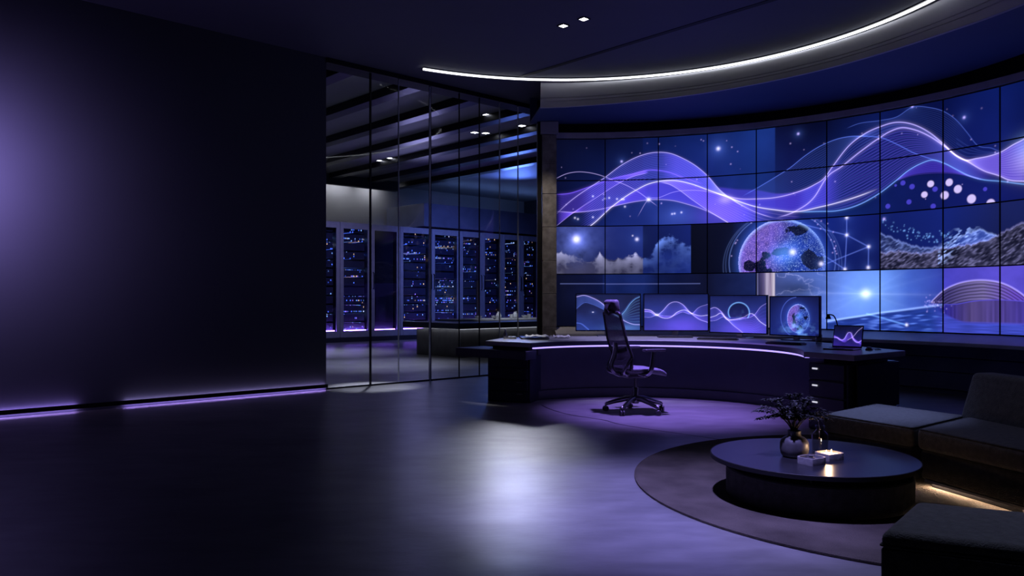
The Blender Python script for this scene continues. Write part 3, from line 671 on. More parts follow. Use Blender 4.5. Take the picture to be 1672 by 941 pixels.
def concrete():
    m = mat('polished_concrete', (0.17, 0.165, 0.165), 0.36, vary=(0.9, 0.22), spec=0.8)
    nt = m.node_tree; b = nt.nodes['Principled BSDF']; L = nt.links.new
    tc = nt.nodes.new('ShaderNodeTexCoord')
    def noise(scale, detail, rough, stretch=(1, 1, 1), distort=0.0):
        mp = nt.nodes.new('ShaderNodeMapping'); mp.inputs['Scale'].default_value = stretch
        n = nt.nodes.new('ShaderNodeTexNoise'); n.inputs['Scale'].default_value = scale; n.inputs['Detail'].default_value = detail
        n.inputs['Roughness'].default_value = rough; n.inputs['Distortion'].default_value = distort
        L(tc.outputs['Object'], mp.inputs['Vector']); L(mp.outputs['Vector'], n.inputs['Vector']); return n.outputs['Fac']
    def mrange(v, a, c, lo, hi):
        r = nt.nodes.new('ShaderNodeMapRange'); r.inputs['From Min'].default_value = a; r.inputs['From Max'].default_value = c
        r.inputs['To Min'].default_value = lo; r.inputs['To Max'].default_value = hi; L(v, r.inputs['Value']); return r.outputs['Result']
    # trowelled colour: soft clouds times finer mottling
    cl = nt.nodes.new('ShaderNodeMath'); cl.operation = 'MULTIPLY'
    L(mrange(noise(0.8, 6, 0.55, (1, 1.3, 1), 0.2), 0.05, 0.95, 0.35, 1.65), cl.inputs[0]); L(mrange(noise(5.0, 4, 0.5, (0.6, 1.4, 1), 0.2), 0.05, 0.95, 0.6, 1.4), cl.inputs[1])
    mx = nt.nodes.new('ShaderNodeVectorMath'); mx.operation = 'SCALE'; mx.inputs[0].default_value = (0.17, 0.165, 0.165)
    L(cl.outputs[0], mx.inputs['Scale']); L(mx.outputs[0], b.inputs['Base Color'])
    L(mrange(noise(1.7, 5, 0.55, (0.8, 1.3, 1), 0.2), 0.1, 0.9, 0.285, 0.42), b.inputs['Roughness'])
    h = nt.nodes.new('ShaderNodeMath'); h.operation = 'ADD'
    L(noise(3.2, 6, 0.6, (0.7, 1.6, 1), 0.5), h.inputs[0]); L(mrange(noise(26.0, 4, 0.6, (0.7, 1.3, 1)), 0, 1, 0, 0.16), h.inputs[1])
    bp = nt.nodes.new('ShaderNodeBump'); bp.inputs['Strength'].default_value = 0.16; bp.inputs['Distance'].default_value = 0.02
    L(h.outputs[0], bp.inputs['Height']); L(bp.outputs['Normal'], b.inputs['Normal'])
    return m
M['concrete'] = concrete()

def glass(name, tint=(0.82, 0.86, 0.97), refl=1.0, rough=0.0):
    m = bpy.data.materials.new(name); m.use_nodes = True
    nt = m.node_tree; nt.nodes.clear()
    out = nt.nodes.new('ShaderNodeOutputMaterial'); mx = nt.nodes.new('ShaderNodeMixShader')
    t = nt.nodes.new('ShaderNodeBsdfTransparent'); t.inputs['Color'].default_value = tint+(1,)
    g = nt.nodes.new('ShaderNodeBsdfGlossy'); g.inputs['Roughness'].default_value = rough; g.inputs['Color'].default_value = (refl, refl, refl, 1)
    # thin-pane reflectance (Schlick), the same from both sides
    ge = nt.nodes.new('ShaderNodeNewGeometry'); dp = nt.nodes.new('ShaderNodeVectorMath'); dp.operation = 'DOT_PRODUCT'
    nt.links.new(ge.outputs['Incoming'], dp.inputs[0]); nt.links.new(ge.outputs['Normal'], dp.inputs[1])
    def mt(op, *a):
        n = nt.nodes.new('ShaderNodeMath'); n.operation = op
        for i, x in enumerate(a):
            if isinstance(x, float): n.inputs[i].default_value = x
            else: nt.links.new(x, n.inputs[i])
        return n.outputs[0]
    f = mt('ADD', mt('MULTIPLY', mt('POWER', mt('SUBTRACT', 1.0, mt('ABSOLUTE', dp.outputs['Value'])), 5.0), 0.95), 0.045)
    nt.links.new(f, mx.inputs[0]); nt.links.new(t.outputs[0], mx.inputs[1]); nt.links.new(g.outputs[0], mx.inputs[2])
    nt.links.new(mx.outputs[0], out.inputs['Surface'])
    return m
M['edge'] = mat('polished_glass_edge', (0.72, 0.74, 0.80), 0.25, vary=(8, 0.1))
M['glass'] = glass('clear_partition_glass', (0.90, 0.93, 0.99), 0.22)
M['rackglass'] = glass('smoked_cabinet_glass', (0.72, 0.74, 0.85))
M['bottleglass'] = glass('bottle_glass', (0.80, 0.79, 0.78), 1.0, 0.02)

E_WHITE = emit('white_led', (0.90, 0.92, 1.0), 4.0)
E_PURPLE = emit('violet_led', (0.45, 0.28, 1.0), 18.0)
E_LILAC = emit('lilac_led', (0.60, 0.46, 1.0), 9.0)
E_COVE = emit('cove_led', (0.95, 0.93, 0.95), 16.0)
E_BLUE = emit('blue_led', (0.25, 0.42, 1.0), 7.0)
E_RACK = emit('rack_violet_led', (0.42, 0.17, 1.0), 40.0)
E_WARM = emit('warm_led', (1.0, 0.70, 0.48), 120.0)
E_SPOT = emit('downlight_lens', (1.0, 0.98, 1.0), 12.0)
E_HANDLE = emit('glowing_handle', (0.85, 0.85, 1.0), 0.7)  # glow added so the drawer handles read bright; they are no lamps
E_FLAME = emit('candle_flame', (1.0, 0.62, 0.28), 14.0)
M['screen'] = screen_material()

# ------------------------------------------------------------------ setting: shell
U = Vector((0.7364, 0.6766)); V = Vector((-0.6766, 0.7364)); W1 = Vector((-2.58, 10.9))
ANG = math.atan2(U.y, U.x)
def wp(u, v=0.0):
    p = W1+U*u+V*v; return (p.x, p.y)
CEIL = 4.62
WC = (1.0, 7.43); WR = 5.685
def wall_arc(r, s0, s1, n=40):
    return [(WC[0]+r*math.sin(s/WR), WC[1]+r*math.cos(s/WR)) for s in np.linspace(s0, s1, n)]

bm = NB(); add_prism(bm, [(-20, -5), (16, -5), (16, 34), (-20, 34)], -0.2, 0.0); struct('floor', bm, M['concrete'])
bm = NB(); add_prism(bm, [wp(-18), wp(4.2), (1.2, 13.9), (9, 13.9), (9, -4.2), (-15.2, -4.2)], CEIL, CEIL+0.2); struct('ceiling', bm, M['ceiling'])
bm = NB(); add_prism(bm, [wp(-18), wp(0), wp(0, 0.3), wp(-18, 0.3)], 0, CEIL); struct('wall_left', bm, M['paint'])
bm = NB(); add_prism(bm, [(-15.9, -4.2), (9.2, -4.2), (9.2, -4.0), (-15.9, -4.0)], 0, CEIL); struct('wall_rear', bm, M['paint'])
bm = NB(); add_prism(bm, [(8.8, -4.0), (9.0, -4.0), (9.0, 13.8), (8.8, 13.8)], 0, CEIL); struct('wall_right', bm, M['paint'])
bm = NB(); add_strip(bm, wall_arc(WR+0.10, -0.27, 12.5, 60), wall_arc(WR+0.25, -0.27, 12.5, 60), 0, CEIL); struct('wall_back', bm, M['black'], smooth=True)

# skirting rail of the left wall with light above and below
bm = NB(); add_prism(bm, [wp(-18, -0.055), wp(0.0, -0.055), wp(0.0, -0.04), wp(-18, -0.04)], 0.035, 0.085, 0.004); struct('baseboard_left', bm, M['blackmetal'])
for a, b in ((-18, -3.12), (-2.62, -0.02)):
    lab = 'violet light strip behind the skirting of the left wall, running out of the frame' if a < -10 else 'violet light strip behind the skirting of the left wall, ending near the glass partition'
    t = thing('led_strip', lab, 'light strip', wp(a)+(0,), ANG, 'light strips along the left wall')
    L = b-a
    bm = NB(); add_prism(bm, [(0, -0.036), (L, -0.036), (L, -0.004), (0, -0.004)], 0.050, 0.062); obj('channel', bm, M['blackmetal'], t)
    bm = NB(); add_prism(bm, [(0, -0.034), (L, -0.034), (L, -0.006), (0, -0.006)], 0.063, 0.069); obj('upper_diffuser', bm, E_PURPLE if a < -10 else E_LILAC, t)
    bm = NB(); add_prism(bm, [(0, -0.034), (L, -0.034), (L, -0.006), (0, -0.006)], 0.043, 0.049); obj('lower_diffuser', bm, E_PURPLE, t)

# dark slot across the ceiling
bm = NB()
a = Vector((0.10, 11.88)); b = Vector((4.6, 6.99)); d = (b-a).normalized(); nn = Vector((-d.y, d.x))*0.038
add_prism(bm, [tuple(a+nn), tuple(a-nn), tuple(b-nn), tuple(b+nn)], CEIL-0.006, CEIL+0.02); struct('trim_1', bm, M['black'])

# curved drop in front of the video wall: fascia, soffit, shadow gap
LC = (0.76, 7.93)
sofp = [(0.43, 12.08), (1.30, 11.82), (2.02, 11.57), (2.77, 11.15), (3.42, 10.61), (3.98, 10.02), (4.40, 9.36), (4.73, 8.69), (4.93, 8.22), (5.11, 7.83)]
pol = [(math.degrees(math.atan2(y-LC[1], x-LC[0])), math.hypot(x-LC[0], y-LC[1])) for x, y in sofp]+[(-12, 4.5), (-25, 4.55), (-40, 4.6)]
pa = np.array([p[0] for p in pol])[::-1]; pr = np.array([p[1] for p in pol])[::-1]
angs = np.linspace(pol[0][0], -40, 70)
rb = np.interp(angs, pa, pr)
rb = np.convolve(np.pad(rb, 4, mode='edge'), np.ones(9)/9, 'valid')
low = [(LC[0]+r*math.cos(math.radians(a)), LC[1]+r*math.sin(math.radians(a))) for a, r in zip(angs, rb)]
mid = [(LC[0]+(0.45*r+0.55*4.05)*math.cos(math.radians(a)), LC[1]+(0.45*r+0.55*4.05)*math.sin(math.radians(a))) for a, r in zip(angs, rb)]
hig = [(LC[0]+4.05*math.cos(math.radians(a)), LC[1]+4.05*math.sin(math.radians(a))) for a in angs]
ZS = 4.20
bm = NB()
def loft(bm, lines):
    rows = [[bm.verts.new(p) for p in L] for L in lines]
    for A, B in zip(rows, rows[1:]):
        for i in range(len(A)-1): bm.faces.new((A[i], A[i+1], B[i+1], B[i]))
def out(pts, k): return [(LC[0]+(x-LC[0])*k, LC[1]+(y-LC[1])*k) for x, y in pts]
lowb = out(low, 1.012); zz = lambda P, z: [(x, y, z) for x, y in P]
fr = lambda t: [(a[0]*(1-t)+b[0]*t, a[1]*(1-t)+b[1]*t) for a, b in zip(low, hig)]
loft(bm, [zz(lowb, ZS), zz(low, ZS), zz(fr(0.22), ZS+0.088), zz(out(fr(0.23), 1.003), ZS+0.092), zz(fr(0.245), ZS+0.098), zz(fr(0.34), ZS+0.136), zz(out(fr(0.35), 1.003), ZS+0.14), zz(fr(0.365), ZS+0.146), zz(hig, CEIL), zz(out(hig, 1.03), CEIL)])
struct('trim_2', bm, M['fascia'], smooth=True)
BC = (1.15, 8.31)
edge = []
for (x, y) in low:
    d = Vector((x-WC[0], y-WC[1])).normalized()
    # where the outward ray meets the gap circle
    o = Vector((x-BC[0], y-BC[1])); bq = o.dot(d); cq = o.dot(o)-5.06**2
    t = -bq+math.sqrt(max(bq*bq-cq, 0.0)); tw = (WR+0.02)-math.hypot(x-WC[0], y-WC[1])
    t = min(max(t, 0.15), max(tw, 0.16)); edge.append((x+d.x*t, y+d.y*t))
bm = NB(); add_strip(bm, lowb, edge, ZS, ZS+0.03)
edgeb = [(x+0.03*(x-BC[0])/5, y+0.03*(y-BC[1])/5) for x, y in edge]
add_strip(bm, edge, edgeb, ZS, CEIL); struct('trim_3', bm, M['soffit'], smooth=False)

# downlights in the main ceiling
def downlight(x, y, z, lab, rz=0.0, sz=0.05):
    t = thing('downlight', lab, 'downlight', (x, y, z), rz, 'square ceiling downlights')
    bm = NB()
    for sx, sy, w, h in ((-1, 0, .012, 2), (1, 0, .012, 2), (0, -1, 2, .012), (0, 1, 2, .012)):
        add_box(bm, (sx*sz, sy*sz, -0.006), (w if w < 1 else 2*sz+.012, h if h < 1 else 2*sz+.012, 0.012))
    obj('trim_ring', bm, M['blackmetal'], t)
    bm = NB(); add_box(bm, (0, 0, -0.004), (2*sz-.012, 2*sz-.012, 0.006)); obj('lens', bm, E_SPOT, t)
    return t
downlight(0.63, 9.63, CEIL, 'small square downlight in the dark ceiling, left and lower of the bright pair', ANG)
downlight(0.86, 9.40, CEIL, 'small square downlight in the dark ceiling, right and upper of the bright pair', ANG)

# curved line of light on the ceiling
t = thing('ceiling_light_strip', 'long curved white light line on the dark ceiling above the desk', 'ceiling light', (LC[0], LC[1], CEIL))
i_, o_ = arc((0, 0), 3.998, 120.7, -40, 90), arc((0, 0), 4.022, 120.7, -40, 90)
bm = NB(); add_strip(bm, arc((0, 0), 3.975, 120.8, -40, 90), arc((0, 0), 4.045, 120.8, -40, 90), -0.012, 0.0); obj('channel', bm, M['blackmetal'], t)
bm = NB(); add_strip(bm, i_, o_, -0.034, -0.013); obj('diffuser', bm, E_WHITE, t)
bm = NB(); add_strip(bm, arc((0, 0), 4.026, 120.7, -40, 90), arc((0, 0), 4.036, 120.7, -40, 90), -0.042, -0.012); obj('shade_lip', bm, M['blackmetal'], t)  # lip added to keep the strip's light off the upper fascia

# ------------------------------------------------------------------ video wall: frame, sill, panels
M['sill'] = mat('grey_metal_sill', (0.62, 0.61, 0.62), 0.45, 0.0, vary=(3, 0.15))
bm = NB(); add_strip(bm, wall_arc(WR-0.05, -0.30, 8.3, 60), wall_arc(WR+0.10, -0.30, 8.3, 60), 3.945, 4.035); struct('trim_4', bm, M['sill'], smooth=True)
bm = NB()
sa = lambda r, z: [(x, y, z) for x, y in wall_arc(r, -0.30, 8.3, 60)]
loft(bm, [sa(WR+0.08, 0.80), sa(WR-0.02, 0.80), sa(WR-0.30, 0.70), sa(WR-0.305, 0.69), sa(WR-0.305, 0.655), sa(WR+0.08, 0.655)])
struct('trim_5', bm, M['sill'], smooth=True)
k = 6
for z0, z1 in ((0.0, 0.05), (0.062, 0.285), (0.297, 0.48), (0.492, 0.645)):
    bm = NB(); add_strip(bm, wall_arc(WR-(0.03 if z0 else 0.0), -0.27, 12, 60), wall_arc(WR+0.10, -0.27, 12, 60), z0, z1); struct('trim_%d' % k, bm, M['panelwood'], smooth=True); k += 1
bm = NB(); add_prism(bm, wall_arc(WR-0.03, -0.31, -0.275, 2)+wall_arc(WR+0.1, -0.275, -0.31, 2), 0.0, 4.03); struct('trim_%d' % k, bm, M['darksteel']); k += 1

ordn = ['first', 'second', 'third', 'fourth', 'fifth', 'sixth', 'seventh', 'eighth', 'ninth', 'tenth']
rown = ['top row', 'second row from top', 'third row from top', 'bottom row']
what = [['dark blue sky', 'rise of line wave', 'crest of left wave', 'one bright star', 'plain mid blue', 'dark starry sky', 'thin teal arcs', 'crest of purple wave', 'dark blue sky', 'plain dark blue'],
        ['dense line mesh', 'mesh and small star', 'white arched strand', 'crossing strands', 'purple trough', 'lilac V strand', 'fine line mesh', 'round bokeh dots', 'white bright strands', 'purple strands'],
        ['sun over clouds', 'clouds and white light', 'blue cloud, dark edge', 'dark globe rim', 'purple globe half', 'blue globe half', 'star network', 'grey grassy slope', 'pale mountain peak', 'dark slope'],
        ['dim blue, framed line', 'dim blue line', 'dim grey blue', 'dark grey haze', 'pale cloud swirl', 'light blue haze', 'white sunburst', 'pale blue horizon', 'purple ribbed dome', 'dome edge']]
for r in range(4):
    z1, z0 = ROWS[r], ROWS[r+1]
    for c in range(len(COLS)-1):
        s0, s1 = COLS[c], COLS[c+1]
        p0 = Vector(wall_arc(WR, s0, s0, 1)[0]); p1 = Vector(wall_arc(WR, s1, s1, 1)[0])
        w = (p1-p0).length; mid_ = (p0+p1)/2; ang = math.atan2(p1.y-p0.y, p1.x-p0.x)
        t = thing('display_panel', 'video wall panel, %s, %s from left, showing %s' % (rown[r], ordn[c], what[r][c]), 'display panel', (mid_.x, mid_.y, z0), ang, 'display panels of the curved video wall')
        g = 0.007; h = z1-z0
        bm = NB(); add_box(bm, (0, 0.035, h/2), (w-0.002, 0.06, h-0.002))
        for sx in (-1, 1): add_box(bm, (sx*(w/2-g/2-.001), 0.0, h/2), (g, 0.012, h-0.002))
        for zc in (g/2+.001, h-g/2-.001): add_box(bm, (0, 0.0, zc), (w-2*g-.002, 0.012, g))
        obj('bezel', bm, M['black'], t)
        nx = max(60, int((w-2*g)/0.0062)); nz = int((h-2*g)/0.0062)
        ss = np.linspace(s0+g, s1-g, nx); zs = np.linspace(z0+g, z1-g, nz)
        o = screen_mesh('screen', w-2*g, h-2*g, nx, nz, wall_picture(ss, zs), M['screen'], t)
        o.location = (0, 0.002, g)

# ------------------------------------------------------------------ pillar at the end of the glass
bm = NB()
px0, px1, pY = 0.50, 0.735, 12.95
zs_ = [0, 0.8, 1.35, 1.9, 2.45, 3.0, 3.5, 3.98]
for a, b in zip(zs_, zs_[1:]):
    add_box(bm, ((px0+px1)/2, pY+0.2, (a+b)/2), (px1-px0, 0.4, b-a-0.006), bevel=0.004, seg=1)
add_box(bm, ((px0+px1)/2, pY+0.21, 2.0), (px1-px0-0.02, 0.38, 3.96))
struct('trim_11', bm, M['stone'])
bm = NB(); add_box(bm, ((px0+px1)/2, pY+0.2, 4.09), (px1-px0+0.06, 0.46, 0.20), bevel=0.005, seg=1); struct('trim_12', bm, M['fascia'])
bm = NB(); add_box(bm, (px0-0.045, pY+0.2, 2.28), (0.07, 0.3, 4.56)); struct('trim_13', bm, M['black'])

# ------------------------------------------------------------------ glass partition
bm = NB(); add_prism(bm, [wp(0, -0.02), wp(4.22, -0.02), wp(4.22, 0.30), wp(0, 0.30)], 4.55, 5.4); struct('trim_14', bm, M['black'])
panes = [0.004, 0.738, 1.229, 1.82, 2.39, 2.812, 3.254, 3.674, 4.142]
for i, (a, b) in enumerate(zip(panes, panes[1:])):
    bm = NB(); add_prism(bm, [wp(a+.004, 0.03), wp(b-.004, 0.03), wp(b-.004, 0.042), wp(a+.004, 0.042)], 0.02, 4.56)
    p = struct('window_%d' % (i+1), bm, M['glass'])
    mm = {0: M['black'], 2: M['black'], 1: M['edge'], 3: M['blackmetal'], 4: M['blackmetal']}.get(i, M['edge'])
    bm = NB(); wdt = 0.012 if i in (0, 2) else 0.004
    add_prism(bm, [wp(b-wdt, 0.024), wp(b+wdt, 0.024), wp(b+wdt, 0.048), wp(b-wdt, 0.048)], 0.0, 4.56); obj('window_frame', bm, mm, p)
    bm = NB(); add_prism(bm, [wp(a, 0.022), wp(b, 0.022), wp(b, 0.05), wp(a, 0.05)], 0.0, 0.022); obj('floor_channel', bm, M['blackmetal'], p)
bm = NB(); add_prism(bm, [wp(1.80, 0.02), wp(1.812, 0.02), wp(1.812, 0.05), wp(1.80, 0.05)], 0.0, 4.56); struct('trim_15', bm, M['edge'])

# floor joints
bm = NB()
jp = catmull([(0.35, 9.34, 0), (0.447, 8.95, 0), (0.645, 8.52, 0), (0.944, 8.18, 0), (1.16, 7.78, 0), (1.93, 6.97, 0), (2.4, 6.5, 0)], 8)
L = []; Rr = []
for i, p in enumerate(jp):
    d = (jp[min(i+1, len(jp)-1)]-jp[max(i-1, 0)]).normalized(); q = Vector((-d.y, d.x, 0))*0.008
    L.append((p+q)[:2]); Rr.append((p-q)[:2])
add_strip(bm, L, Rr, -0.004, 0.0012); struct('trim_16', bm, M['blackmetal'])

# ------------------------------------------------------------------ server room
SH = 5.2
KP = Vector((-5.4, 22.9))
def kp(u, v=0.0):
    p = KP+U*u+V*v; return (p.x, p.y)
bm = NB(); add_prism(bm, [kp(-8, 2.4), kp(10.4, 2.4), kp(10.4, 2.6), kp(-8, 2.6)], 0, SH); struct('wall_server_back', bm, M['plaster'])
bm = NB(); add_prism(bm, [kp(10.2, -8.9), kp(10.4, -8.9), kp(10.4, 2.4), kp(10.2, 2.4)], 0, SH); struct('wall_server_right', bm, M['paint'])
bm = NB(); add_prism(bm, [kp(-8, -10.4), kp(-7.8, -10.4), kp(-7.8, 2.4), kp(-8, 2.4)], 0, SH); struct('wall_server_left', bm, M['paint'])
bm = NB(); add_prism(bm, [kp(-8, -10.4), kp(10.4, -10.4), kp(10.4, 2.6), kp(-8, 2.6)], SH, SH+0.2); struct('ceiling_server', bm, M['server_ceiling'])
n_ = 17
for uu in (-6.2, -4.8, -3.4, -2.0, -0.6, 0.8, 2.2, 3.6):
    bm = NB(); x0 = W1.dot(U)*0
    add_prism(bm, [kp(uu, -10.2), kp(uu+0.28, -10.2), kp(uu+0.28, 2.3), kp(uu, 2.3)], SH-0.16, SH, 0.01); struct('trim_%d' % n_, bm, M['blackmetal']); n_ += 1
# dropped edge and cove light above the racks on the left
bm = NB(); add_prism(bm, [kp(-3.7, 1.3), kp(3.4, 1.3), kp(3.4, 1.55), kp(-3.7, 1.55)], SH-0.32, SH-0.02); struct('trim_%d' % n_, bm, M['paint']); n_ += 1
t = thing('cove_light_strip', 'white cove light washing the pale wall above the server cabinets', 'light strip', kp(-3.5, 2.1)+(SH-0.1,), ANG)
bm = NB(); add_box(bm, (3.4, 0, 0.04), (6.8, 0.10, 0.04)); obj('channel', bm, M['blackmetal'], t)
bm = NB(); add_box(bm, (3.4, 0, 0.005), (6.8, 0.09, 0.02)); obj('diffuser', bm, E_COVE, t)
# dark header box over the right-hand cabinets
M['header'] = mat('blue_black_panel', (0.12, 0.13, 0.18), 0.35, vary=(3, 0.1))
bm = NB(); add_prism(bm, [kp(3.45, -0.06), kp(10.1, -0.06), kp(10.1, 2.1), kp(3.45, 2.1)], 3.62, 4.37, 0.01); struct('trim_%d' % n_, bm, M['header']); n_ += 1
t = thing('header_light_strip', 'blue light strip on top of the dark header over the server cabinets', 'light strip', kp(4.6, 0.35)+(4.372,), ANG)
bm = NB(); add_box(bm, (2.6, 0, 0.008), (5.2, 0.12, 0.016)); obj('channel', bm, M['blackmetal'], t)
bm = NB(); add_box(bm, (2.6, 0, 0.025), (5.2, 0.10, 0.018)); obj('diffuser', bm, E_BLUE, t)
# plinth under the cabinets
bm = NB(); add_prism(bm, [kp(-1.8, -0.10), kp(10.1, -0.10), kp(10.1, 1.0), kp(-1.8, 1.0)], 0.0, 0.14); struct('trim_%d' % n_, bm, M['rackdark']); n_ += 1

def server_face():
    m = bpy.data.materials.new('server_front_lights'); m.use_nodes = True
    nt = m.node_tree; b = nt.nodes['Principled BSDF']; L = nt.links.new
    b.inputs['Base Color'].default_value = (0.10, 0.10, 0.13, 1); b.inputs['Roughness'].default_value = 0.4
    tc = nt.nodes.new('ShaderNodeTexCoord'); oi = nt.nodes.new('ShaderNodeObjectInfo')
    sep = nt.nodes.new('ShaderNodeSeparateXYZ'); L(tc.outputs['Object'], sep.inputs[0])
    def math_(op, a, bval=None):
        n = nt.nodes.new('ShaderNodeMath'); n.operation = op
        if isinstance(a, (int, float)): n.inputs[0].default_value = a
        else: L(a, n.inputs[0])
        if bval is not None:
            if isinstance(bval, (int, float)): n.inputs[1].default_value = bval
            else: L(bval, n.inputs[1])
        return n.outputs[0]
    x = math_('MULTIPLY', sep.outputs['X'], 24.0); z = math_('MULTIPLY', sep.outputs['Z'], 15.0)
    cx = math_('FLOOR', x); cz = math_('FLOOR', z); fx = math_('FRACT', x); fz = math_('FRACT', z)
    rn = math_('MULTIPLY', oi.outputs['Random'], 917.0)
    cmb = nt.nodes.new('ShaderNodeCombineXYZ'); L(cx, cmb.inputs[0]); L(cz, cmb.inputs[1]); L(rn, cmb.inputs[2])
    wn = nt.nodes.new('ShaderNodeTexWhiteNoise'); wn.noise_dimensions = '3D'; L(cmb.outputs[0], wn.inputs['Vector'])
    cmb2 = nt.nodes.new('ShaderNodeCombineXYZ'); L(cz, cmb2.inputs[0]); L(rn, cmb2.inputs[1])
    wr = nt.nodes.new('ShaderNodeTexWhiteNoise'); wr.noise_dimensions = '3D'; L(cmb2.outputs[0], wr.inputs['Vector'])
    dens = math_('MULTIPLY', math_('POWER', wr.outputs['Value'], 8.0), 0.6)
    dens = math_('ADD', dens, 0.035)
    on = math_('LESS_THAN', wn.outputs['Value'], dens)
    shx = math_('LESS_THAN', math_('ABSOLUTE', math_('SUBTRACT', fx, 0.5)), 0.33)
    shz = math_('LESS_THAN', math_('ABSOLUTE', math_('SUBTRACT', fz, 0.5)), 0.30)
    mask = math_('MULTIPLY', math_('MULTIPLY', on, shx), shz)
    cr = nt.nodes.new('ShaderNodeValToRGB'); cr.color_ramp.interpolation = 'CONSTANT'
    e = cr.color_ramp.elements; e[0].position = 0; e[0].color = (0.10, 0.22, 1.0, 1); e[1].position = 0.45; e[1].color = (0.30, 0.55, 1.0, 1)
    for p, c in ((0.70, (0.45, 0.25, 1.0, 1)), (0.80, (1.0, 0.60, 0.28, 1)), (0.93, (0.8, 0.85, 1, 1))):
        k = e.new(p); k.color = c
    sepc = nt.nodes.new('ShaderNodeSeparateColor'); L(wn.outputs['Color'], sepc.inputs[0]); L(sepc.outputs[1], cr.inputs['Fac'])
    L(cr.outputs['Color'], b.inputs['Emission Color'])
    st = math_('MULTIPLY', mask, math_('ADD', math_('MULTIPLY', sepc.outputs[2], 2.4), 0.5)); L(st, b.inputs['Emission Strength'])
    m.cycles.emission_sampling = 'NONE'
    return m
M['server'] = server_face()

racks = [(-0.66, 0.41, 0), (0.41, 1.484, 0), (1.484, 2.535, 1), (2.535, 3.774, 0), (3.774, 4.942, 0), (4.942, 5.908, 0), (5.908, 6.837, 0), (6.837, 7.75, 0), (7.75, 8.642, 0), (8.642, 9.6, 0)]
rl = ['at the far left, half hidden by the wall end', 'second from the left, beside the wall end', 'with a plain dark door, third from the left', 'fourth from the left, brightly lit behind the glass', 'fifth from the left, with amber dots',
      'sixth from the left, above the counter corner', 'seventh from the left, above the counter', 'eighth from the left, above the counter', 'ninth from the left, near the stone pillar', 'last in the row, beside the stone pillar']
for i, (a, b, plain) in enumerate(racks):
    w = b-a-0.02; RZ0, RZ1 = 0.14, 3.55
    t = thing('server_cabinet', 'tall glass-fronted server cabinet '+rl[i], 'server cabinet', kp((a+b)/2)+(RZ0,), ANG, 'server cabinets behind the glass')
    h = RZ1-RZ0
    bm = NB()
    for sx in (-1, 1): add_box(bm, (sx*(w/2-0.02), 0.5, h/2), (0.04, 0.98, h))
    add_box(bm, (0, 0.5, h-0.03), (w-.08, 0.98, 0.06)); add_box(bm, (0, 0.5, 0.03), (w-.08, 0.98, 0.06)); add_box(bm, (0, 0.96, h/2), (w-.08, 0.05, h-.12))
    obj('cabinet_body', bm, M['rackdark'], t)
    bm = NB(); fw = 0.11
    for sx in (-1, 1): add_box(bm, (sx*(w/2-fw/2), -0.03, h/2), (fw, 0.05, h), bevel=0.006, seg=1)
    add_box(bm, (0, -0.03, h-0.09), (w-2*fw, 0.05, 0.18)); add_box(bm, (0, -0.03, 0.09), (w-2*fw, 0.05, 0.18))
    d = obj('door', bm, M['rackgrey'], t)
    bm = NB(); add_box(bm, (0, -0.03, h/2), (w-2*fw, 0.01, h-0.36)); obj('glass_pane', bm, M['rackglass'], d)
    bm = NB(); hx = (w/2-0.05)*(1 if i % 2 else -1)
    add_tube(bm, [(hx, -0.055, 1.45), (hx, -0.10, 1.47), (hx, -0.10, 1.93), (hx, -0.055, 1.95)], 0.014, 8); obj('handle', bm, M['black'], d)
    if not plain:
        zz_ = 0.2
        for q in range(12):
            hh = 0.245
            bm = NB(); add_box(bm, (0, 0, hh/2), (w-0.28, 0.6, hh-0.03), bevel=0.004, seg=1)
            u_ = obj('server_unit', bm, M['server'], t, loc=(0, 0.40+0.01*rnd.random(), zz_)); zz_ += hh+0.02
    else:
        bm = NB(); add_box(bm, (0, 0.3, h/2), (w-0.24, 0.3, h-0.4)); obj('blanking_panel', bm, M['rackdark'], t)
    bm = NB(); add_box(bm, (0, 0.045, 0.20), (w-0.26, 0.03, 0.022)); obj('light_strip', bm, E_RACK, t)

# counter in the server room
c0 = Vector((-1.10, 16.9)); 
t = thing('bar_counter', 'dark bar counter with a lit underside in the room behind the glass', 'counter', (c0.x, c0.y, 0), ANG)
bm = NB(); add_prism(bm, [(0, 0), (3.7, 0), (3.7, 1.62), (0, 1.62)], 0.0, 0.60)
obj('body', bm, M['counter'], t)
bm = NB(); add_prism(bm, [(-0.3, -0.3), (3.7, -0.3), (3.7, 1.75), (-0.3, 1.75)], 0.63, 0.76, 0.008, 2); obj('countertop', bm, M['lacquer'], t)
bm = NB()
add_prism(bm, [(-0.05, -0.06), (3.7, -0.06), (3.7, -0.03), (-0.05, -0.03)], 0.615, 0.625); add_prism(bm, [(-0.06, -0.06), (-0.03, -0.06), (-0.03, 1.6), (-0.06, 1.6)], 0.615, 0.625); obj('light_strip', bm, emit('counter_led', (0.95, 0.95, 1.0), 2.2), t)
bm = NB(); add_prism(bm, [(0.6, 0.7), (3.7, 0.7), (3.7, 1.65), (0.6, 1.65)], 0.762, 0.80, 0.006, 2); obj('raised_shelf', bm, M['plaster'], t)
def cl(x, y):
    p = c0+U*x+V*y; return (p.x, p.y, 0.80)
def small_lathe(name, label, cat, loc, prof, m, group=None, seg=20):
    bm = NB(); add_lathe(bm, prof, seg=seg); o = obj(name, bm, m, smooth=True, loc=loc); return tag(o, label, cat, group)
bowl = [(0.03, 0), (0.06, 0.01), (0.11, 0.06), (0.13, 0.10), (0.12, 0.10), (0.09, 0.05), (0.02, 0.025)]
cup = [(0.05, 0), (0.06, 0.02), (0.065, 0.14), (0.058, 0.14), (0.05, 0.03), (0.01, 0.02)]
jug = [(0.06, 0), (0.09, 0.03), (0.10, 0.10), (0.06, 0.18), (0.045, 0.21), (0.06, 0.24), (0.052, 0.24), (0.04, 0.21), (0.02, 0.05)]
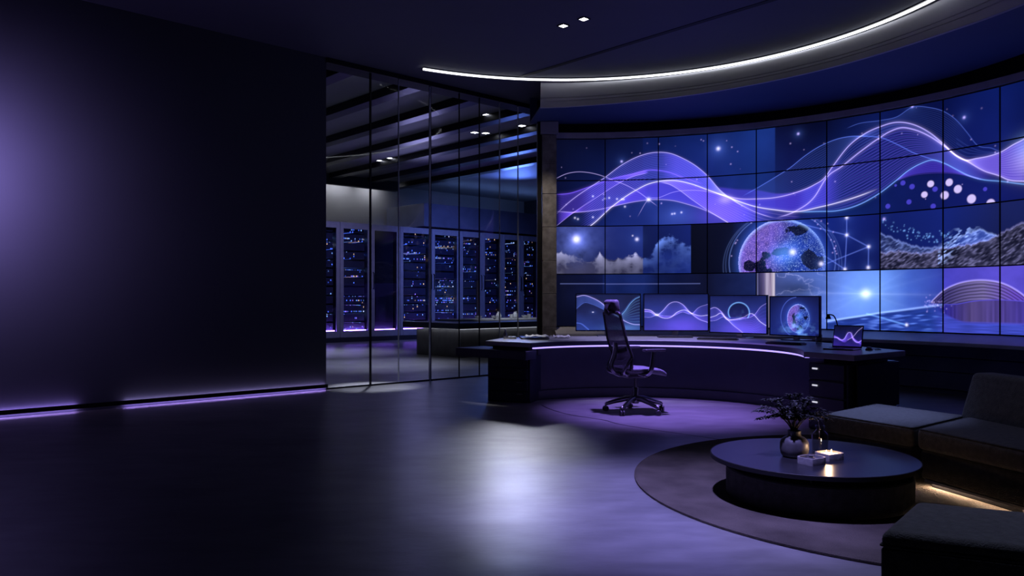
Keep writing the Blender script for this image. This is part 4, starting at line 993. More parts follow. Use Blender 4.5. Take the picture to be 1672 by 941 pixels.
bowl, cup, jug = ([(r*0.72, z*0.72) for r, z in P] for P in (bowl, cup, jug))
cw = [(1.25, 0.9, bowl, 'bowl', 'white bowl on the bar counter, leftmost of the dishes'), (1.72, 0.85, bowl, 'bowl', 'white bowl on the bar counter, left of the jug'), (2.02, 1.05, jug, 'jug', 'white jug among dishes on the bar counter'),
      (2.3, 0.9, cup, 'cup', 'white cup beside the jug on the bar counter'), (2.52, 1.0, jug, 'jug', 'tall white jug nearest the glass end on the bar counter'), (2.76, 0.9, bowl, 'bowl', 'white bowl right of the tall jug on the bar counter'), (2.95, 0.95, cup, 'cup', 'white cup at the right end of the bar counter')]
for x, y, prof, nm, lab in cw: small_lathe(nm, lab, nm, cl(x, y), prof, M['white'], 'dishes on the bar counter')

# downlights of the server room
sl = ['nearest the glass', 'right of the pair', 'first of a pair', 'second of a pair', 'over the middle aisle', 'left of the far pair', 'right of the far pair', 'far left near the cabinets', 'nearest the stone pillar']
for (px, py), lab in zip([(609, 160), (795, 187), (775, 216), (793, 217), (838, 268), (620, 262), (637, 258), (612, 249), (852, 205)], sl):
    Y = (SH-1.25)*1282/(490-py); downlight((px-836)/1282*Y, Y, SH, 'small square downlight in the server room ceiling, '+lab, ANG, 0.08)
Y = 13.7
t = thing('linear_light', 'short bright linear lamp on the server room ceiling beside the wall end', 'ceiling light', (-3.1, Y, SH), ANG+PI/2)
bm = NB(); add_box(bm, (0, 0, -0.02), (0.9, 0.06, 0.04)); obj('housing', bm, M['blackmetal'], t)
bm = NB(); add_box(bm, (0, 0, -0.045), (0.86, 0.04, 0.01)); obj('diffuser', bm, E_SPOT, t)
# ------------------------------------------------------------------ curved desk
DC = (1.43, 8.26); DZ = 0.745
desk = thing('curved_desk', 'long curved black desk with drawer pedestals and a violet light line under its edge', 'desk', (DC[0], DC[1], 0))
def dl(x, y): return (x-DC[0], y-DC[1])
inner = arc((0, 0), 1.545, -22.5, 142.0, 60)
topp = inner + [dl(-0.33, 9.72), dl(-0.10, 10.55)] + arc((0, 0), 2.72, 124, 42, 30) + arc((0, 0), 2.55, 34, 30, 3)+[dl(3.80, 8.9), dl(3.78, 8.45), dl(3.92, 7.82), dl(3.12, 7.16)]
bm = NB(); add_prism(bm, topp, 0.69, DZ, 0.006, 2); obj('desktop', bm, M['desktop'], desk)
# dark edge band following the concave front
bm = NB(); add_strip(bm, arc((0, 0), 1.538, -22, 141.6, 60), arc((0, 0), 1.56, -22, 141.6, 60), 0.688, DZ-0.006); obj('edge_band', bm, M['lacquer'], desk, smooth=True)
bm = NB(); add_strip(bm, arc((0, 0), 1.56, -14, 138, 60), arc((0, 0), 1.60, -14, 138, 60), 0.668, 0.688); obj('light_strip', bm, emit('desk_violet_led', (0.37, 0.28, 1.0), 1.8), desk, smooth=True)
bm = NB(); add_strip(bm, arc((0, 0), 1.92, -18, 127, 60), arc((0, 0), 1.96, -18, 127, 60), 0.0, 0.69); obj('modesty_panel', bm, M['lacquer'], desk, smooth=True)
bm = NB(); add_strip(bm, arc((0, 0), 1.875, -18, 127.5, 60), arc((0, 0), 1.925, -18, 127.5, 60), 0.0, 0.115); obj('plinth', bm, M['lacquer'], desk, smooth=True)

def pedestal(parts, A, B, D, z0, z1, n, face, light=True):
    """box pedestal: drawers on the face A-B, side B-D"""
    A, B, D = Vector(A), Vector(B), Vector(D); E_ = A+(D-B)
    ab = (B-A).normalized(); nrm = Vector((ab.y, -ab.x))
    if nrm.dot(Vector((0, -1))) < -0.2 or nrm.dot(A-D) < 0: nrm = -nrm
    bm = NB(); add_prism(bm, [tuple(A), tuple(B), tuple(D), tuple(E_)], z0, z1, 0.004, 1); body = obj('pedestal', bm, M['lacquer'], desk)
    hh = (z1-z0)/n
    for i in range(n):
        za, zb = z0+i*hh+0.008, z0+(i+1)*hh-0.008
        a2 = A+ab*0.012; b2 = B-ab*0.03
        bm = NB(); add_prism(bm, [tuple(a2), tuple(b2), tuple(b2+nrm*0.022), tuple(a2+nrm*0.022)], za, zb, 0.003, 1)
        dr = obj('drawer', bm, M['lacquer'], desk)
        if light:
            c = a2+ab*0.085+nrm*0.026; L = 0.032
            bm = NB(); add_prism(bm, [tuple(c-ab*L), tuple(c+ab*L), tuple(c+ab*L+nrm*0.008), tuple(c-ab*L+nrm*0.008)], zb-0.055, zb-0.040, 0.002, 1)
            obj('handle', bm, E_HANDLE, dr)  # emissive in place of a bright glint on the handle
        else:
            c = b2-ab*0.10+nrm*0.026; L = 0.04
            bm = NB(); add_prism(bm, [tuple(c-ab*L), tuple(c+ab*L), tuple(c+ab*L+nrm*0.006), tuple(c-ab*L+nrm*0.006)], zb-0.03, zb-0.022); obj('handle', bm, M['steel'], dr)
    return ab, nrm
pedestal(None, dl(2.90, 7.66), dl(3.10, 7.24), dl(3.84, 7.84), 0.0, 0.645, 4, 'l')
bm = NB(); add_prism(bm, [dl(3.02, 7.60), dl(3.16, 7.32), dl(3.76, 7.86), dl(3.5, 8.3)], 0.645, 0.69); obj('spacer', bm, M['black'], desk)
# seam of the right pedestal's side
a = Vector(dl(3.12, 7.235)); b = Vector(dl(3.86, 7.835)); q = (b-a).normalized(); nq = Vector((q.y, -q.x))
for z0_, z1_ in ((0.01, 0.20), (0.21, 0.64)):
    bm = NB(); add_prism(bm, [tuple(a+q*0.1), tuple(b-q*0.02), tuple(b-q*0.02+nq*0.014), tuple(a+q*0.1+nq*0.014)], z0_, z1_, 0.003, 1); obj('side_panel', bm, M['lacquer'], desk)
pedestal(None, dl(-0.30, 9.74), dl(0.22, 9.50), dl(0.40, 9.95), 0.0, 0.56, 4, 'f', light=False)
bm = NB(); add_prism(bm, [dl(-0.24, 9.80), dl(0.20, 9.58), dl(0.36, 9.9), dl(-0.1, 10.1)], 0.56, 0.69); obj('spacer', bm, M['black'], desk)
# low wing running out to the left
bm = NB(); add_prism(bm, [dl(-0.72, 9.98), dl(0.16, 9.27), dl(0.30, 9.50), dl(-0.38, 10.35)], 0.535, 0.645, 0.01, 2); obj('side_shelf', bm, M['lacquer'], desk)

# ------------------------------------------------------------------ monitors
def monitor(lab, xl, yl, xr, yr, zb, h, k, n=(170, 100)):
    p0, p1 = Vector((xl, yl)), Vector((xr, yr)); w = (p1-p0).length; c = (p0+p1)/2
    t = thing('monitor', lab, 'monitor', (c.x, c.y, DZ), math.atan2(yr-yl, xr-xl), 'monitors on the curved desk')
    z = zb-DZ
    bm = NB(); add_box(bm, (0, 0.022, z+h/2), (w, 0.034, h), bevel=0.004, seg=1)
    for sx in (-1, 1): add_box(bm, (sx*(w/2-.006), 0.001, z+h/2), (.012, .012, h))
    add_box(bm, (0, 0.001, z+.008), (w-.024, .012, .016)); add_box(bm, (0, 0.001, z+h-.006), (w-.024, .012, .012))
    obj('bezel', bm, M['blackmetal'], t)
    u = np.linspace(0, 1, n[0]); v = np.linspace(0, 1, n[1])
    s = screen_mesh('screen', w-.024, h-.028, n[0], n[1], monitor_picture(k, u, v), M['screen'], t); s.location = (0, 0.003, z+.016)
    bm = NB(); add_box(bm, (0, 0.06, (z+0.2)/2), (0.09, 0.02, z+0.2), bevel=0.004, seg=1); add_box(bm, (0, 0.045, z+0.18), (0.16, 0.02, 0.12)); obj('stand_neck', bm, M['darksteel'], t)
    bm = NB(); add_box(bm, (0, 0.05, 0.006), (0.30, 0.22, 0.012), bevel=0.005, seg=2); obj('stand_base', bm, M['darksteel'], t)
    return t
monitor('desk monitor at the left end, partly behind the chair headrest, pale wave on screen', 0.885, 10.92, 1.79, 10.92, 0.815, 0.525, 0)
monitor('desk monitor second from the left, showing two crossing purple waves', 1.825, 10.90, 2.72, 10.86, 0.815, 0.525, 1)
monitor('desk monitor second from the right, showing a ring over a purple wave', 2.70, 10.74, 3.30, 10.15, 0.80, 0.515, 2)
monitor('desk monitor at the right end, showing a glowing globe', 3.305, 10.08, 3.725, 9.5, 0.795, 0.505, 3)

# laptop
def laptop():
    w, d, h = 0.30, 0.25, 0.235
    t = thing('laptop', 'open laptop with a purple wave on screen at the right end of the desk', 'laptop', (3.36, 7.99, DZ), math.radians(-43))
    bm = NB(); add_box(bm, (0, 0, 0.008), (w, d, 0.015), bevel=0.005, seg=2); obj('base', bm, M['darksteel'], t)
    bm = NB()
    for r in range(5):
        for c in range(12): add_box(bm, (-0.125+c*0.0227, 0.085-r*0.021, 0.017), (0.018, 0.016, 0.003))
    obj('keyboard', bm, M['plastic'], t)
    bm = NB(); add_box(bm, (0, -0.07, 0.0165), (0.09, 0.06, 0.002)); obj('touchpad', bm, M['plastic'], t)
    lid = bpy.data.objects.new('lid', None)
    tilt = math.radians(14); R_ = Matrix.Rotation(-tilt, 3, 'X')
    bm = NB(); add_box(bm, Vector((0, d/2, 0.016))+R_ @ Vector((0, 0.006, h/2)), (w, 0.008, h), rot=R_, bevel=0.003, seg=1); l = obj('lid', bm, M['blackmetal'], t)
    s = screen_mesh('screen', w-.02, h-.025, 70, 60, monitor_picture(4, np.linspace(0, 1, 70), np.linspace(0, 1, 60)), M['screen'], l)
    s.rotation_euler = (-tilt, 0, 0); s.location = Vector((0, d/2, 0.016))+R_ @ Vector((0, 0.0012, 0.014))
    bpy.data.objects.remove(lid)
laptop()

# keyboards
def keyboard(lab, x, y, rz, w=0.46):
    t = thing('keyboard', lab, 'keyboard', (x, y, DZ), rz, 'keyboards on the curved desk')
    bm = NB(); add_box(bm, (0, 0, 0.010), (w, 0.15, 0.018), bevel=0.005, seg=2); obj('case', bm, M['plastic'], t)
    bm = NB(); n = int(w/0.026)
    for r in range(5):
        for c in range(n): add_box(bm, (-w/2+0.025+c*(w-0.05)/(n-1), 0.05-r*0.025, 0.022), (0.021, 0.020, 0.008))
    obj('keycaps', bm, M['keys'], t)
def onz(px, py, z=DZ):
    Y = (1.25-z)*1282/(py-490); return ((px-836)/1282*Y, Y)
kx, ky = onz(1102, 551.5); keyboard('black keyboard in front of the monitor with crossing waves', kx, ky, -0.05)
kx, ky = onz(1172, 555); keyboard('black keyboard in front of the monitor with the ring', kx, ky, -0.42, 0.50)
kx, ky = onz(1283, 562.5); keyboard('black keyboard in front of the globe monitor', kx, ky, -0.75, 0.42)

# papers, folder and phone at the left end of the desk
x, y = onz(872, 553)
t = thing('desk_folder', 'dark folder lying at the left end of the desk under crumpled papers', 'folder', (x, y, DZ), 0.05)
bm = NB(); add_box(bm, (0, 0, 0.012), (0.36, 0.42, 0.024), bevel=0.004, seg=1); obj('cover', bm, M['plastic'], t)
bm = NB(); add_box(bm, (0.01, -0.005, 0.012), (0.35, 0.415, 0.014)); obj('pages', bm, M['paper'], t)
def paper(lab, px, py, z, rz, w, d, seed):
    x, y = onz(px, py, z); r = random.Random(seed)
    bm = NB(); n = 8; g = []
    for i in range(n+1):
        for j in range(n+1):
            g.append(bm.verts.new(((i/n-.5)*w, (j/n-.5)*d, 0.004+abs(r.gauss(0, 0.012))+0.012*math.sin(i*1.3+seed)**2)))
    for i in range(n):
        for j in range(n): bm.faces.new((g[i*(n+1)+j], g[(i+1)*(n+1)+j], g[(i+1)*(n+1)+j+1], g[i*(n+1)+j+1]))
    ext = bmesh.ops.extrude_face_region(bm, geom=bm.faces[:])
    for v in ext['geom']:
        if isinstance(v, bmesh.types.BMVert): v.co.z += 0.0015
    o = obj('paper_sheet', bm, M['paper'], smooth='all', loc=(x, y, z)); o.rotation_euler[2] = rz
    tag(o, lab, 'paper', 'papers at the left end of the desk')
paper('crumpled white paper sheet lying on the dark folder', 878, 551.2, DZ+0.026, 0.3, 0.30, 0.26, 3)
paper('crumpled white paper sheet right of the dark folder', 917, 552, DZ, -0.2, 0.22, 0.20, 5)
x, y = onz(836, 553.5)
t = thing('card_box', 'small white box at the left end of the desk, left of the folder', 'box', (x, y, DZ), 0.2)
bm = NB(); add_box(bm, (0, 0, 0.012), (0.10, 0.10, 0.024), bevel=0.002, seg=1); obj('tray', bm, M['paper'], t)
bm = NB(); add_box(bm, (0, 0, 0.027), (0.102, 0.102, 0.008), bevel=0.002, seg=1); obj('lid', bm, M['white'], t)
x, y = onz(825, 553)
t = thing('desk_bottle', 'small dark bottle with a slim neck at the left end of the desk', 'bottle', (x, y, DZ))
bm = NB(); add_lathe(bm, [(0.022, 0), (0.026, 0.005), (0.026, 0.06), (0.010, 0.085), (0.009, 0.10)], seg=16); obj('bottle_body', bm, M['darksteel'], t, smooth=True)
bm = NB(); add_lathe(bm, [(0.011, 0.10), (0.011, 0.122), (0.008, 0.125)], seg=12); obj('cap', bm, M['steel'], t, smooth=True)

# flexible desk lamp, glass and mouse near the globe monitor
x, y = onz(1352, 560.5)
t = thing('desk_lamp', 'slim black desk lamp bent over behind the right monitor', 'desk lamp', (x+0.22, y+0.25, DZ))
bm = NB(); add_lathe(bm, [(0.07, 0), (0.072, 0.006), (0.065, 0.014), (0.012, 0.018)], seg=24); obj('base', bm, M['blackmetal'], t, smooth=True)
bm = NB(); add_tube(bm, catmull([(0, 0, 0.015), (0.0, 0, 0.12), (-0.01, 0, 0.22), (-0.04, 0.02, 0.31), (-0.09, 0.04, 0.33)], 8), 0.008, 8); obj('arm', bm, M['darksteel'], t, smooth=True)
bm = NB(); add_lathe(bm, [(0.014, 0), (0.020, -0.02), (0.034, -0.06), (0.030, -0.06), (0.010, -0.012)], c=(-0.10, 0.04, 0.335), seg=20); obj('lamp_shade', bm, M['blackmetal'], t, smooth=True)
x, y = onz(1337, 564)
t = thing('drinking_glass', 'clear drinking glass on the desk between the right monitor and the laptop', 'glass', (x, y, DZ))
bm = NB(); add_lathe(bm, [(0.028, 0), (0.034, 0.004), (0.037, 0.12), (0.034, 0.12), (0.030, 0.012), (0.004, 0.010)], seg=24); obj('glass_body', bm, M['bottleglass'], t, smooth=True)
bm = NB(); add_lathe(bm, [(0.004, 0.011), (0.0295, 0.012), (0.031, 0.06), (0.004, 0.06)], seg=24); obj('water', bm, M['bottleglass'], t, smooth=True)
x, y = onz(1419, 572)
t = thing('computer_mouse', 'black mouse with a coiled cable on the desk right of the laptop', 'mouse', (x, y, DZ), -0.6)
bm = NB(); bmesh.ops.create_uvsphere(bm, u_segments=20, v_segments=10, radius=1)
for v in bm.verts: v.co = Vector((v.co.x*0.035, v.co.y*0.058, max(v.co.z, 0)*0.036))
obj('shell', bm, M['plastic'], t, smooth='all')
bm = NB(); add_tube(bm, catmull([(0, 0.05, 0.008), (-0.04, 0.12, 0.006), (0.06, 0.16, 0.006), (0.10, 0.05, 0.006), (0.06, -0.03, 0.006)], 8), 0.004, 6); obj('cable', bm, M['plastic'], t, smooth=True)

# ------------------------------------------------------------------ office chair (faces +X, turned a little away)
CH = thing('office_chair', 'ergonomic office chair with mesh back and headrest standing before the curved desk', 'office chair', (1.375, 8.74, 0), math.radians(20))
M['mesh'] = mat('grey_mesh_fabric', (0.26, 0.26, 0.31), 0.8, vary=(60, 0.2))
nt = M['mesh'].node_tree; nt.nodes['Principled BSDF'].inputs['Alpha'].default_value = 0.72
def box_rounded(bm, c, s, b, seg=4, rot=None, rz=0): add_box(bm, c, s, rz=rz, bevel=b, seg=seg, rot=rot)
for i in range(5):
    a = math.radians(144+72*i)
    d = Vector((math.cos(a), math.sin(a), 0)); sd = Vector((-d.y, d.x, 0))
    bm = NB(); add_tube(bm, [d*0.02+Vector((0, 0, 0.155)), d*0.10+Vector((0, 0, 0.15)), d*0.22+Vector((0, 0, 0.118)), d*0.325+Vector((0, 0, 0.085)), d*0.335+Vector((0, 0, 0.07))], [0.034, 0.03, 0.025, 0.02, 0.016], 10, flat=0.8)
    lg = obj('leg', bm, M['darksteel'], CH, smooth=True)
    bm = NB(); p = d*0.335
    rot = Matrix.Rotation(a+0.8, 3, 'Z') @ Matrix.Rotation(PI/2, 3, 'X')
    for k in (-1, 1):
        off = Matrix.Rotation(a+0.8, 3, 'Z') @ Vector((0, 0.014*k, 0))
        add_lathe(bm, [(0.010, -0.010), (0.026, -0.010), (0.030, -0.006), (0.030, 0.006), (0.026, 0.010), (0.010, 0.010)], c=p+off+Vector((0, 0, 0.030)), seg=20, rot=rot)
    add_tube(bm, [p+Vector((0, 0, 0.03)), p+Vector((0, 0, 0.075))], 0.009, 8)
    obj('caster', bm, M['plastic'], CH, smooth=True)
bm = NB(); add_lathe(bm, [(0.036, 0.10), (0.042, 0.12), (0.042, 0.175), (0.034, 0.19), (0.034, 0.27), (0.030, 0.275), (0.018, 0.28), (0.018, 0.40)], seg=20); obj('gas_column', bm, M['darksteel'], CH, smooth=True)
bm = NB(); box_rounded(bm, (0.0, 0, 0.42), (0.26, 0.16, 0.07), 0.02); box_rounded(bm, (-0.12, 0, 0.43), (0.18, 0.10, 0.05), 0.02); add_tube(bm, [(0.05, -0.06, 0.41), (0.06, -0.20, 0.40)], 0.008, 8); obj('tilt_mechanism', bm, M['plastic'], CH, smooth=True)
# seat cushion: rounded loft, waterfall front
def seat_mesh():
    bm = NB(); xs = np.linspace(-0.22, 0.29, 15); ny = 13; top = []; bot = []
    for x in xs:
        t = (x+0.22)/0.51
        w = 0.235*(0.86+0.14*math.sin(PI*min(t*1.1, 1)))*(1 if t < 0.93 else 0.95)
        z = 0.515+0.010*math.cos((t-0.2)*4)-0.045*max(0, (t-0.75)/0.25)**2
        th = 0.070*(1-0.15*max(0, (t-0.7)/0.3)**2)*(0.75 if t < 0.03 else 1)
        top.append([bm.verts.new((x, w*k, z-0.022*abs(k)**6-0.012*math.cos(k*PI/2))) for k in np.linspace(-1, 1, ny)])
        bot.append([bm.verts.new((x, w*0.97*k, z-th)) for k in np.linspace(-1, 1, ny)])
    n = len(xs)
    for i in range(n-1):
        for j in range(ny-1):
            bm.faces.new((top[i][j], top[i+1][j], top[i+1][j+1], top[i][j+1])); bm.faces.new((bot[i][j], bot[i][j+1], bot[i+1][j+1], bot[i+1][j]))
        bm.faces.new((top[i][0], bot[i][0], bot[i+1][0], top[i+1][0])); bm.faces.new((top[i][-1], top[i+1][-1], bot[i+1][-1], bot[i][-1]))
    for j in range(ny-1):
        bm.faces.new((top[0][j], top[0][j+1], bot[0][j+1], bot[0][j])); bm.faces.new((top[-1][j], bot[-1][j], bot[-1][j+1], top[-1][j+1]))
    bmesh.ops.recalc_face_normals(bm, faces=bm.faces[:])
    ed = [e for e in bm.edges if len(e.link_faces) == 2 and e.calc_face_angle(0) > 0.9]
    bmesh.ops.bevel(bm, geom=ed, offset=0.014, segments=3, affect='EDGES', profile=0.5)
    return bm
obj('seat', seat_mesh(), M['seat'], CH, smooth='all')
bm = NB(); box_rounded(bm, (0.01, 0, 0.455), (0.44, 0.40, 0.022), 0.01, 2); obj('seat_pan', bm, M['plastic'], CH, smooth=True)
# backrest outline: (y half-width, height), leaning with a lumbar bulge
def bx(z):   # x of the back surface at height z
    t = (z-0.50)/0.60
    return -0.180+0.035*math.exp(-((t-0.22)/0.18)**2)-0.085*t-0.03*t*t
def bw(z):
    t = (z-0.50)/0.60
    return 0.215+0.020*math.sin(PI*min(max(t, 0), 1))-0.03*t
zs_ = np.linspace(0.50, 1.10, 13)
outl = [(bx(z), -bw(z), z) for z in zs_]+[(bx(1.115)-0.002, y, 1.115) for y in (-0.12, 0, 0.12)]+[(bx(z), bw(z), z) for z in zs_[::-1]]+[(bx(0.485), y, 0.485) for y in (0.12, 0, -0.12)]
bm = NB(); add_tube(bm, catmull(outl, 4, True), 0.017, 8, closed=True); obj('back_frame', bm, M['plastic'], CH, smooth=True)
bm = NB(); n1 = 14
g = [[bm.verts.new((bx(z)-0.012*(1-k*k), bw(z)*k, z)) for k in np.linspace(-0.98, 0.98, 9)] for z in np.linspace(0.495, 1.105, n1)]
g2 = [[bm.verts.new((v.co.x-0.004, v.co.y, v.co.z)) for v in r] for r in g]
for i in range(n1-1):
    for j in range(8):
        bm.faces.new((g[i][j], g[i][j+1], g[i+1][j+1], g[i+1][j])); bm.faces.new((g2[i][j], g2[i+1][j], g2[i+1][j+1], g2[i][j+1]))
obj('mesh_back', bm, M['mesh'], CH, smooth='all')
bm = NB(); add_tube(bm, catmull([(bx(0.70)-0.035, -0.20, 0.72), (bx(0.68)-0.05, -0.08, 0.69), (bx(0.68)-0.05, 0.08, 0.69), (bx(0.70)-0.035, 0.20, 0.72)], 6), 0.026, 8, flat=0.4); obj('lumbar_support', bm, M['plastic'], CH, smooth=True)
bm = NB(); add_tube(bm, catmull([(-0.06, 0, 0.43), (-0.17, 0, 0.42), (-0.26, 0, 0.45), (-0.30, 0, 0.53), (-0.27, 0, 0.62), (-0.25, 0, 0.70), (bx(0.78)-0.03, 0, 0.78)], 6), 0.022, 10, flat=1.8); obj('spine', bm, M['darksteel'], CH, smooth=True)
for k in (-1, 1):
    bm = NB(); add_tube(bm, catmull([(-0.10, 0.05*k, 0.43), (-0.20, 0.15*k, 0.43), (-0.25, 0.20*k, 0.48), (bx(0.62)-0.01, 0.225*k, 0.62)], 6), 0.014, 8); obj('back_strut', bm, M['darksteel'], CH, smooth=True)
# headrest
hx = bx(1.16)+0.02
bm = NB(); box_rounded(bm, (hx-0.005, 0, 1.185), (0.075, 0.26, 0.135), 0.03, 4, rot=Matrix.Rotation(-0.12, 3, 'Y')); obj('headrest', bm, M['seat'], CH, smooth='all')
bm = NB(); add_tube(bm, catmull([(bx(1.10)-0.03, 0, 1.09), (bx(1.12)-0.065, 0, 1.14), (hx-0.055, 0, 1.20)], 6), 0.02, 8, flat=1.6); add_box(bm, (bx(1.11)-0.015, 0, 1.118), (0.05, 0.22, 0.02), bevel=0.006, seg=2); obj('headrest_bracket', bm, M['plastic'], CH, smooth=True)
for k in (-1, 1):
    bm = NB(); add_tube(bm, catmull([(-0.02, 0.14*k, 0.44), (0.0, 0.25*k, 0.44), (0.03, 0.285*k, 0.49), (0.055, 0.285*k, 0.60), (0.065, 0.285*k, 0.69)], 6), [0.024]*24+[0.026], 10, flat=1.5); ap = obj('armrest_post', bm, M['darksteel'], CH, smooth=True)
    bm = NB(); box_rounded(bm, (0.075, 0.28*k, 0.705), (0.26, 0.085, 0.028), 0.013, 3); obj('armrest_pad', bm, M['plastic'], CH, smooth='all')

# ------------------------------------------------------------------ lounge: rug, table, sofa, ottoman
bm = NB(); add_lathe(bm, [(1.88, 0.001), (1.903, 0.004), (1.903, 0.014), (1.885, 0.020), (0.02, 0.020)], seg=128)
rug = tag(obj('round_rug', bm, M['rug'], loc=(2.75, 5.29, 0)), 'large round dark wool rug under the low round table', 'rug')

TX, TY, TZ = 1.868, 4.89, 0.282
tb = thing('coffee_table', 'low round black coffee table on a textile drum base, standing on the round rug', 'coffee table', (TX, TY, 0.020))
bm = NB(); add_lathe(bm, [(0.585, 0.232), (0.607, 0.236), (0.612, 0.242), (0.612, 0.257), (0.607, 0.262), (0.02, 0.262)], seg=128); obj('tabletop', bm, M['tabletop'], tb, smooth=True)
bm = NB(); add_lathe(bm, [(0.600, 0.234), (0.6135, 0.236), (0.6135, 0.2605), (0.611, 0.2632), (0.608, 0.2632), (0.608, 0.240)], seg=128, cap=False); obj('edge_band', bm, M['black'], tb, smooth=True)
bm = NB(); add_lathe(bm, [(0.548, 0.0), (0.552, 0.006), (0.552, 0.168), (0.544, 0.176), (0.02, 0.176)], c=(0.05, 0.05, 0), seg=96); obj('drum_base', bm, M['drum'], tb, smooth=True)
bm = NB(); add_lathe(bm, [(0.36, 0.174), (0.36, 0.233)], c=(0.12, 0.08, 0), seg=64); obj('collar', bm, M['black'], tb, smooth=True)
for a in (178, 245, 310):
    x, y = 0.05+0.47*math.cos(math.radians(a)), 0.05+0.47*math.sin(math.radians(a))
    bm = NB(); add_tube(bm, [(x, y, 0.172), (x, y, 0.234)], 0.006, 8); obj('post', bm, M['darksteel'], tb)

def ontable(px, py): return onz(px, py, TZ)
vx, vy = ontable(1297, 746)
vase = thing('vase', 'round grey glazed vase on the coffee table holding the dark leafy branches', 'vase', (vx, vy, TZ))
bm = NB(); add_lathe(bm, [(0.058, 0.0), (0.070, 0.004), (0.081, 0.022), (0.086, 0.050), (0.085, 0.085), (0.078, 0.106), (0.060, 0.121), (0.043, 0.128), (0.039, 0.136), (0.039, 0.156), (0.042, 0.163), (0.037, 0.163), (0.034, 0.150), (0.034, 0.13), (0.02, 0.05)], seg=40, cap=True); obj('vessel', bm, M['glaze'], vase, smooth='all')
bq = thing('leafy_branches', 'bunch of dark leafy branches standing in the round vase', 'plant', (vx, vy, TZ+0.06))
r3 = random.Random(21)
bs = NB(); bl = NB()
def leaf(bm, p, d, up, L, w):
    d = d.normalized(); s = d.cross(up); s = s.normalized() if s.length > 1e-4 else Vector((1, 0, 0)); nn = s.cross(d)
    pts = [(0, 0), (0.3, 0.8), (0.6, 1.0), (0.85, 0.6), (1.0, 0.0)]
    l = []; r = []; c = []
    for t, k in pts:
        q = p+d*L*t - nn*L*0.18*t*t
        c.append(bm.verts.new(q+nn*0.0012)); l.append(bm.verts.new(q+s*w*k*0.5+nn*w*0.15*k)); r.append(bm.verts.new(q-s*w*k*0.5+nn*w*0.15*k))
    for i in range(4):
        bm.faces.new((c[i], c[i+1], l[i+1], l[i])); bm.faces.new((c[i], r[i], r[i+1], c[i+1]))
for i in range(30):
    a = r3.uniform(0, 2*PI); sp = r3.uniform(0.25, 1.0); tall = r3.uniform(0.19, 0.33)
    if i < 9: a = [PI, 0.0, 2.9, 0.2, 3.4, -0.3, 1.2, 2.2, 4.2][i]; sp = [1.3, 1.15, 1.15, 0.95, 1.25, 1.1, 0.5, 0.5, 0.6][i]
    dx, dy = math.cos(a)*sp*0.16, math.sin(a)*sp*0.14
    e = Vector((dx*1.15, dy*1.15, tall-0.10*max(0, sp-0.7)))
    P = catmull([(r3.uniform(-.01, .01), r3.uniform(-.01, .01), 0.0), (dx*0.10, dy*0.10, 0.11), (dx*0.45, dy*0.45, 0.175+0.02*r3.random()), tuple(e*0.8+Vector((0, 0, 0.045))), tuple(e)], 7)
    add_tube(bs, P, [0.0028-0.0018*j/len(P) for j in range(len(P))], 5)
    n = len(P)
    for j in range(int(n*0.42), n):
        t = (P[j]-P[j-1]).normalized()
        for k in range(4):
            az = r3.uniform(0, 2*PI); side = Vector((math.cos(az), math.sin(az), r3.uniform(-0.2, 0.5)))
            leaf(bl, P[j], t*0.5+side*0.9, Vector((0, 0, 1)), r3.uniform(0.020, 0.034), r3.uniform(0.009, 0.015))
    leaf(bl, P[-1], (P[-1]-P[-3]), Vector((0, 0, 1)), 0.032, 0.014)
obj('stems', bs, M['stem'], bq, smooth=True)
fo = obj('foliage', bl, M['leaf'], bq, smooth='all')

x, y = ontable(1339, 738)
bt = thing('glass_bottle', 'clear glass bottle with a lipped neck on the coffee table behind the candle', 'bottle', (x, y, TZ))
bm = NB(); add_lathe(bm, [(0.040, 0.0), (0.048, 0.004), (0.050, 0.012), (0.050, 0.105), (0.046, 0.118), (0.026, 0.136), (0.022, 0.142), (0.022, 0.156), (0.030, 0.160), (0.030, 0.168), (0.019, 0.168), (0.018, 0.142), (0.042, 0.115), (0.046, 0.10), (0.046, 0.014), (0.005, 0.012)], seg=40); obj('bottle_body', bm, M['bottleglass'], bt, smooth='all')
tw = NB(); add_tube(tw, [(0.0, 0, 0.014), (-0.006, 0.004, 0.16), (-0.012, 0.006, 0.26)], 0.0016, 6)
o = obj('reed_stick', tw, M['stem'], loc=(x, y, TZ)); tag(o, 'thin upright reed standing in the clear glass bottle', 'reed')

def tray_poly(w, d, sharp):
    """rounded square with one pointed corner towards the viewer"""
    P = []
    for cx, cy, a0 in ((1, 1, 0), (-1, 1, 90), (-1, -1, 180), (1, -1, 270)):
        r = 0.10 if (cx, cy) == sharp else 0.55
        for k in range(9):
            a = math.radians(a0+90*k/8); P.append(((cx*(1-r)+r*math.cos(a))*w/2, (cy*(1-r)+r*math.sin(a))*d/2))
    return P
def tray(lab, px, py, rz, w, d, h, name='concrete_tray', cat='tray'):
    x, y = ontable(px, py)
    t = thing(name, lab, cat, (x, y, TZ), rz)
    P = tray_poly(w, d, (-1, -1)); Q = [(a*0.86, b*0.86) for a, b in P]
    bm = NB(); n = len(P)
    rings = [[bm.verts.new((a, b, z)) for a, b in R_] for R_, z in ((P, 0.0), (P, h-0.003), ([(a*.985, b*.985) for a, b in P], h), (Q, h), ([(a*.97, b*.97) for a, b in Q], h*0.45))]
    for A, B in zip(rings, rings[1:]):
        for i in range(n): bm.faces.new((A[i], A[(i+1) % n], B[(i+1) % n], B[i]))
    bm.faces.new(rings[0][::-1]); bm.faces.new(rings[-1])
    obj('dish', bm, M['concrete_tray'], t, smooth=True)
    return t, [(a*.96, b*.96) for a, b in Q], (x, y)
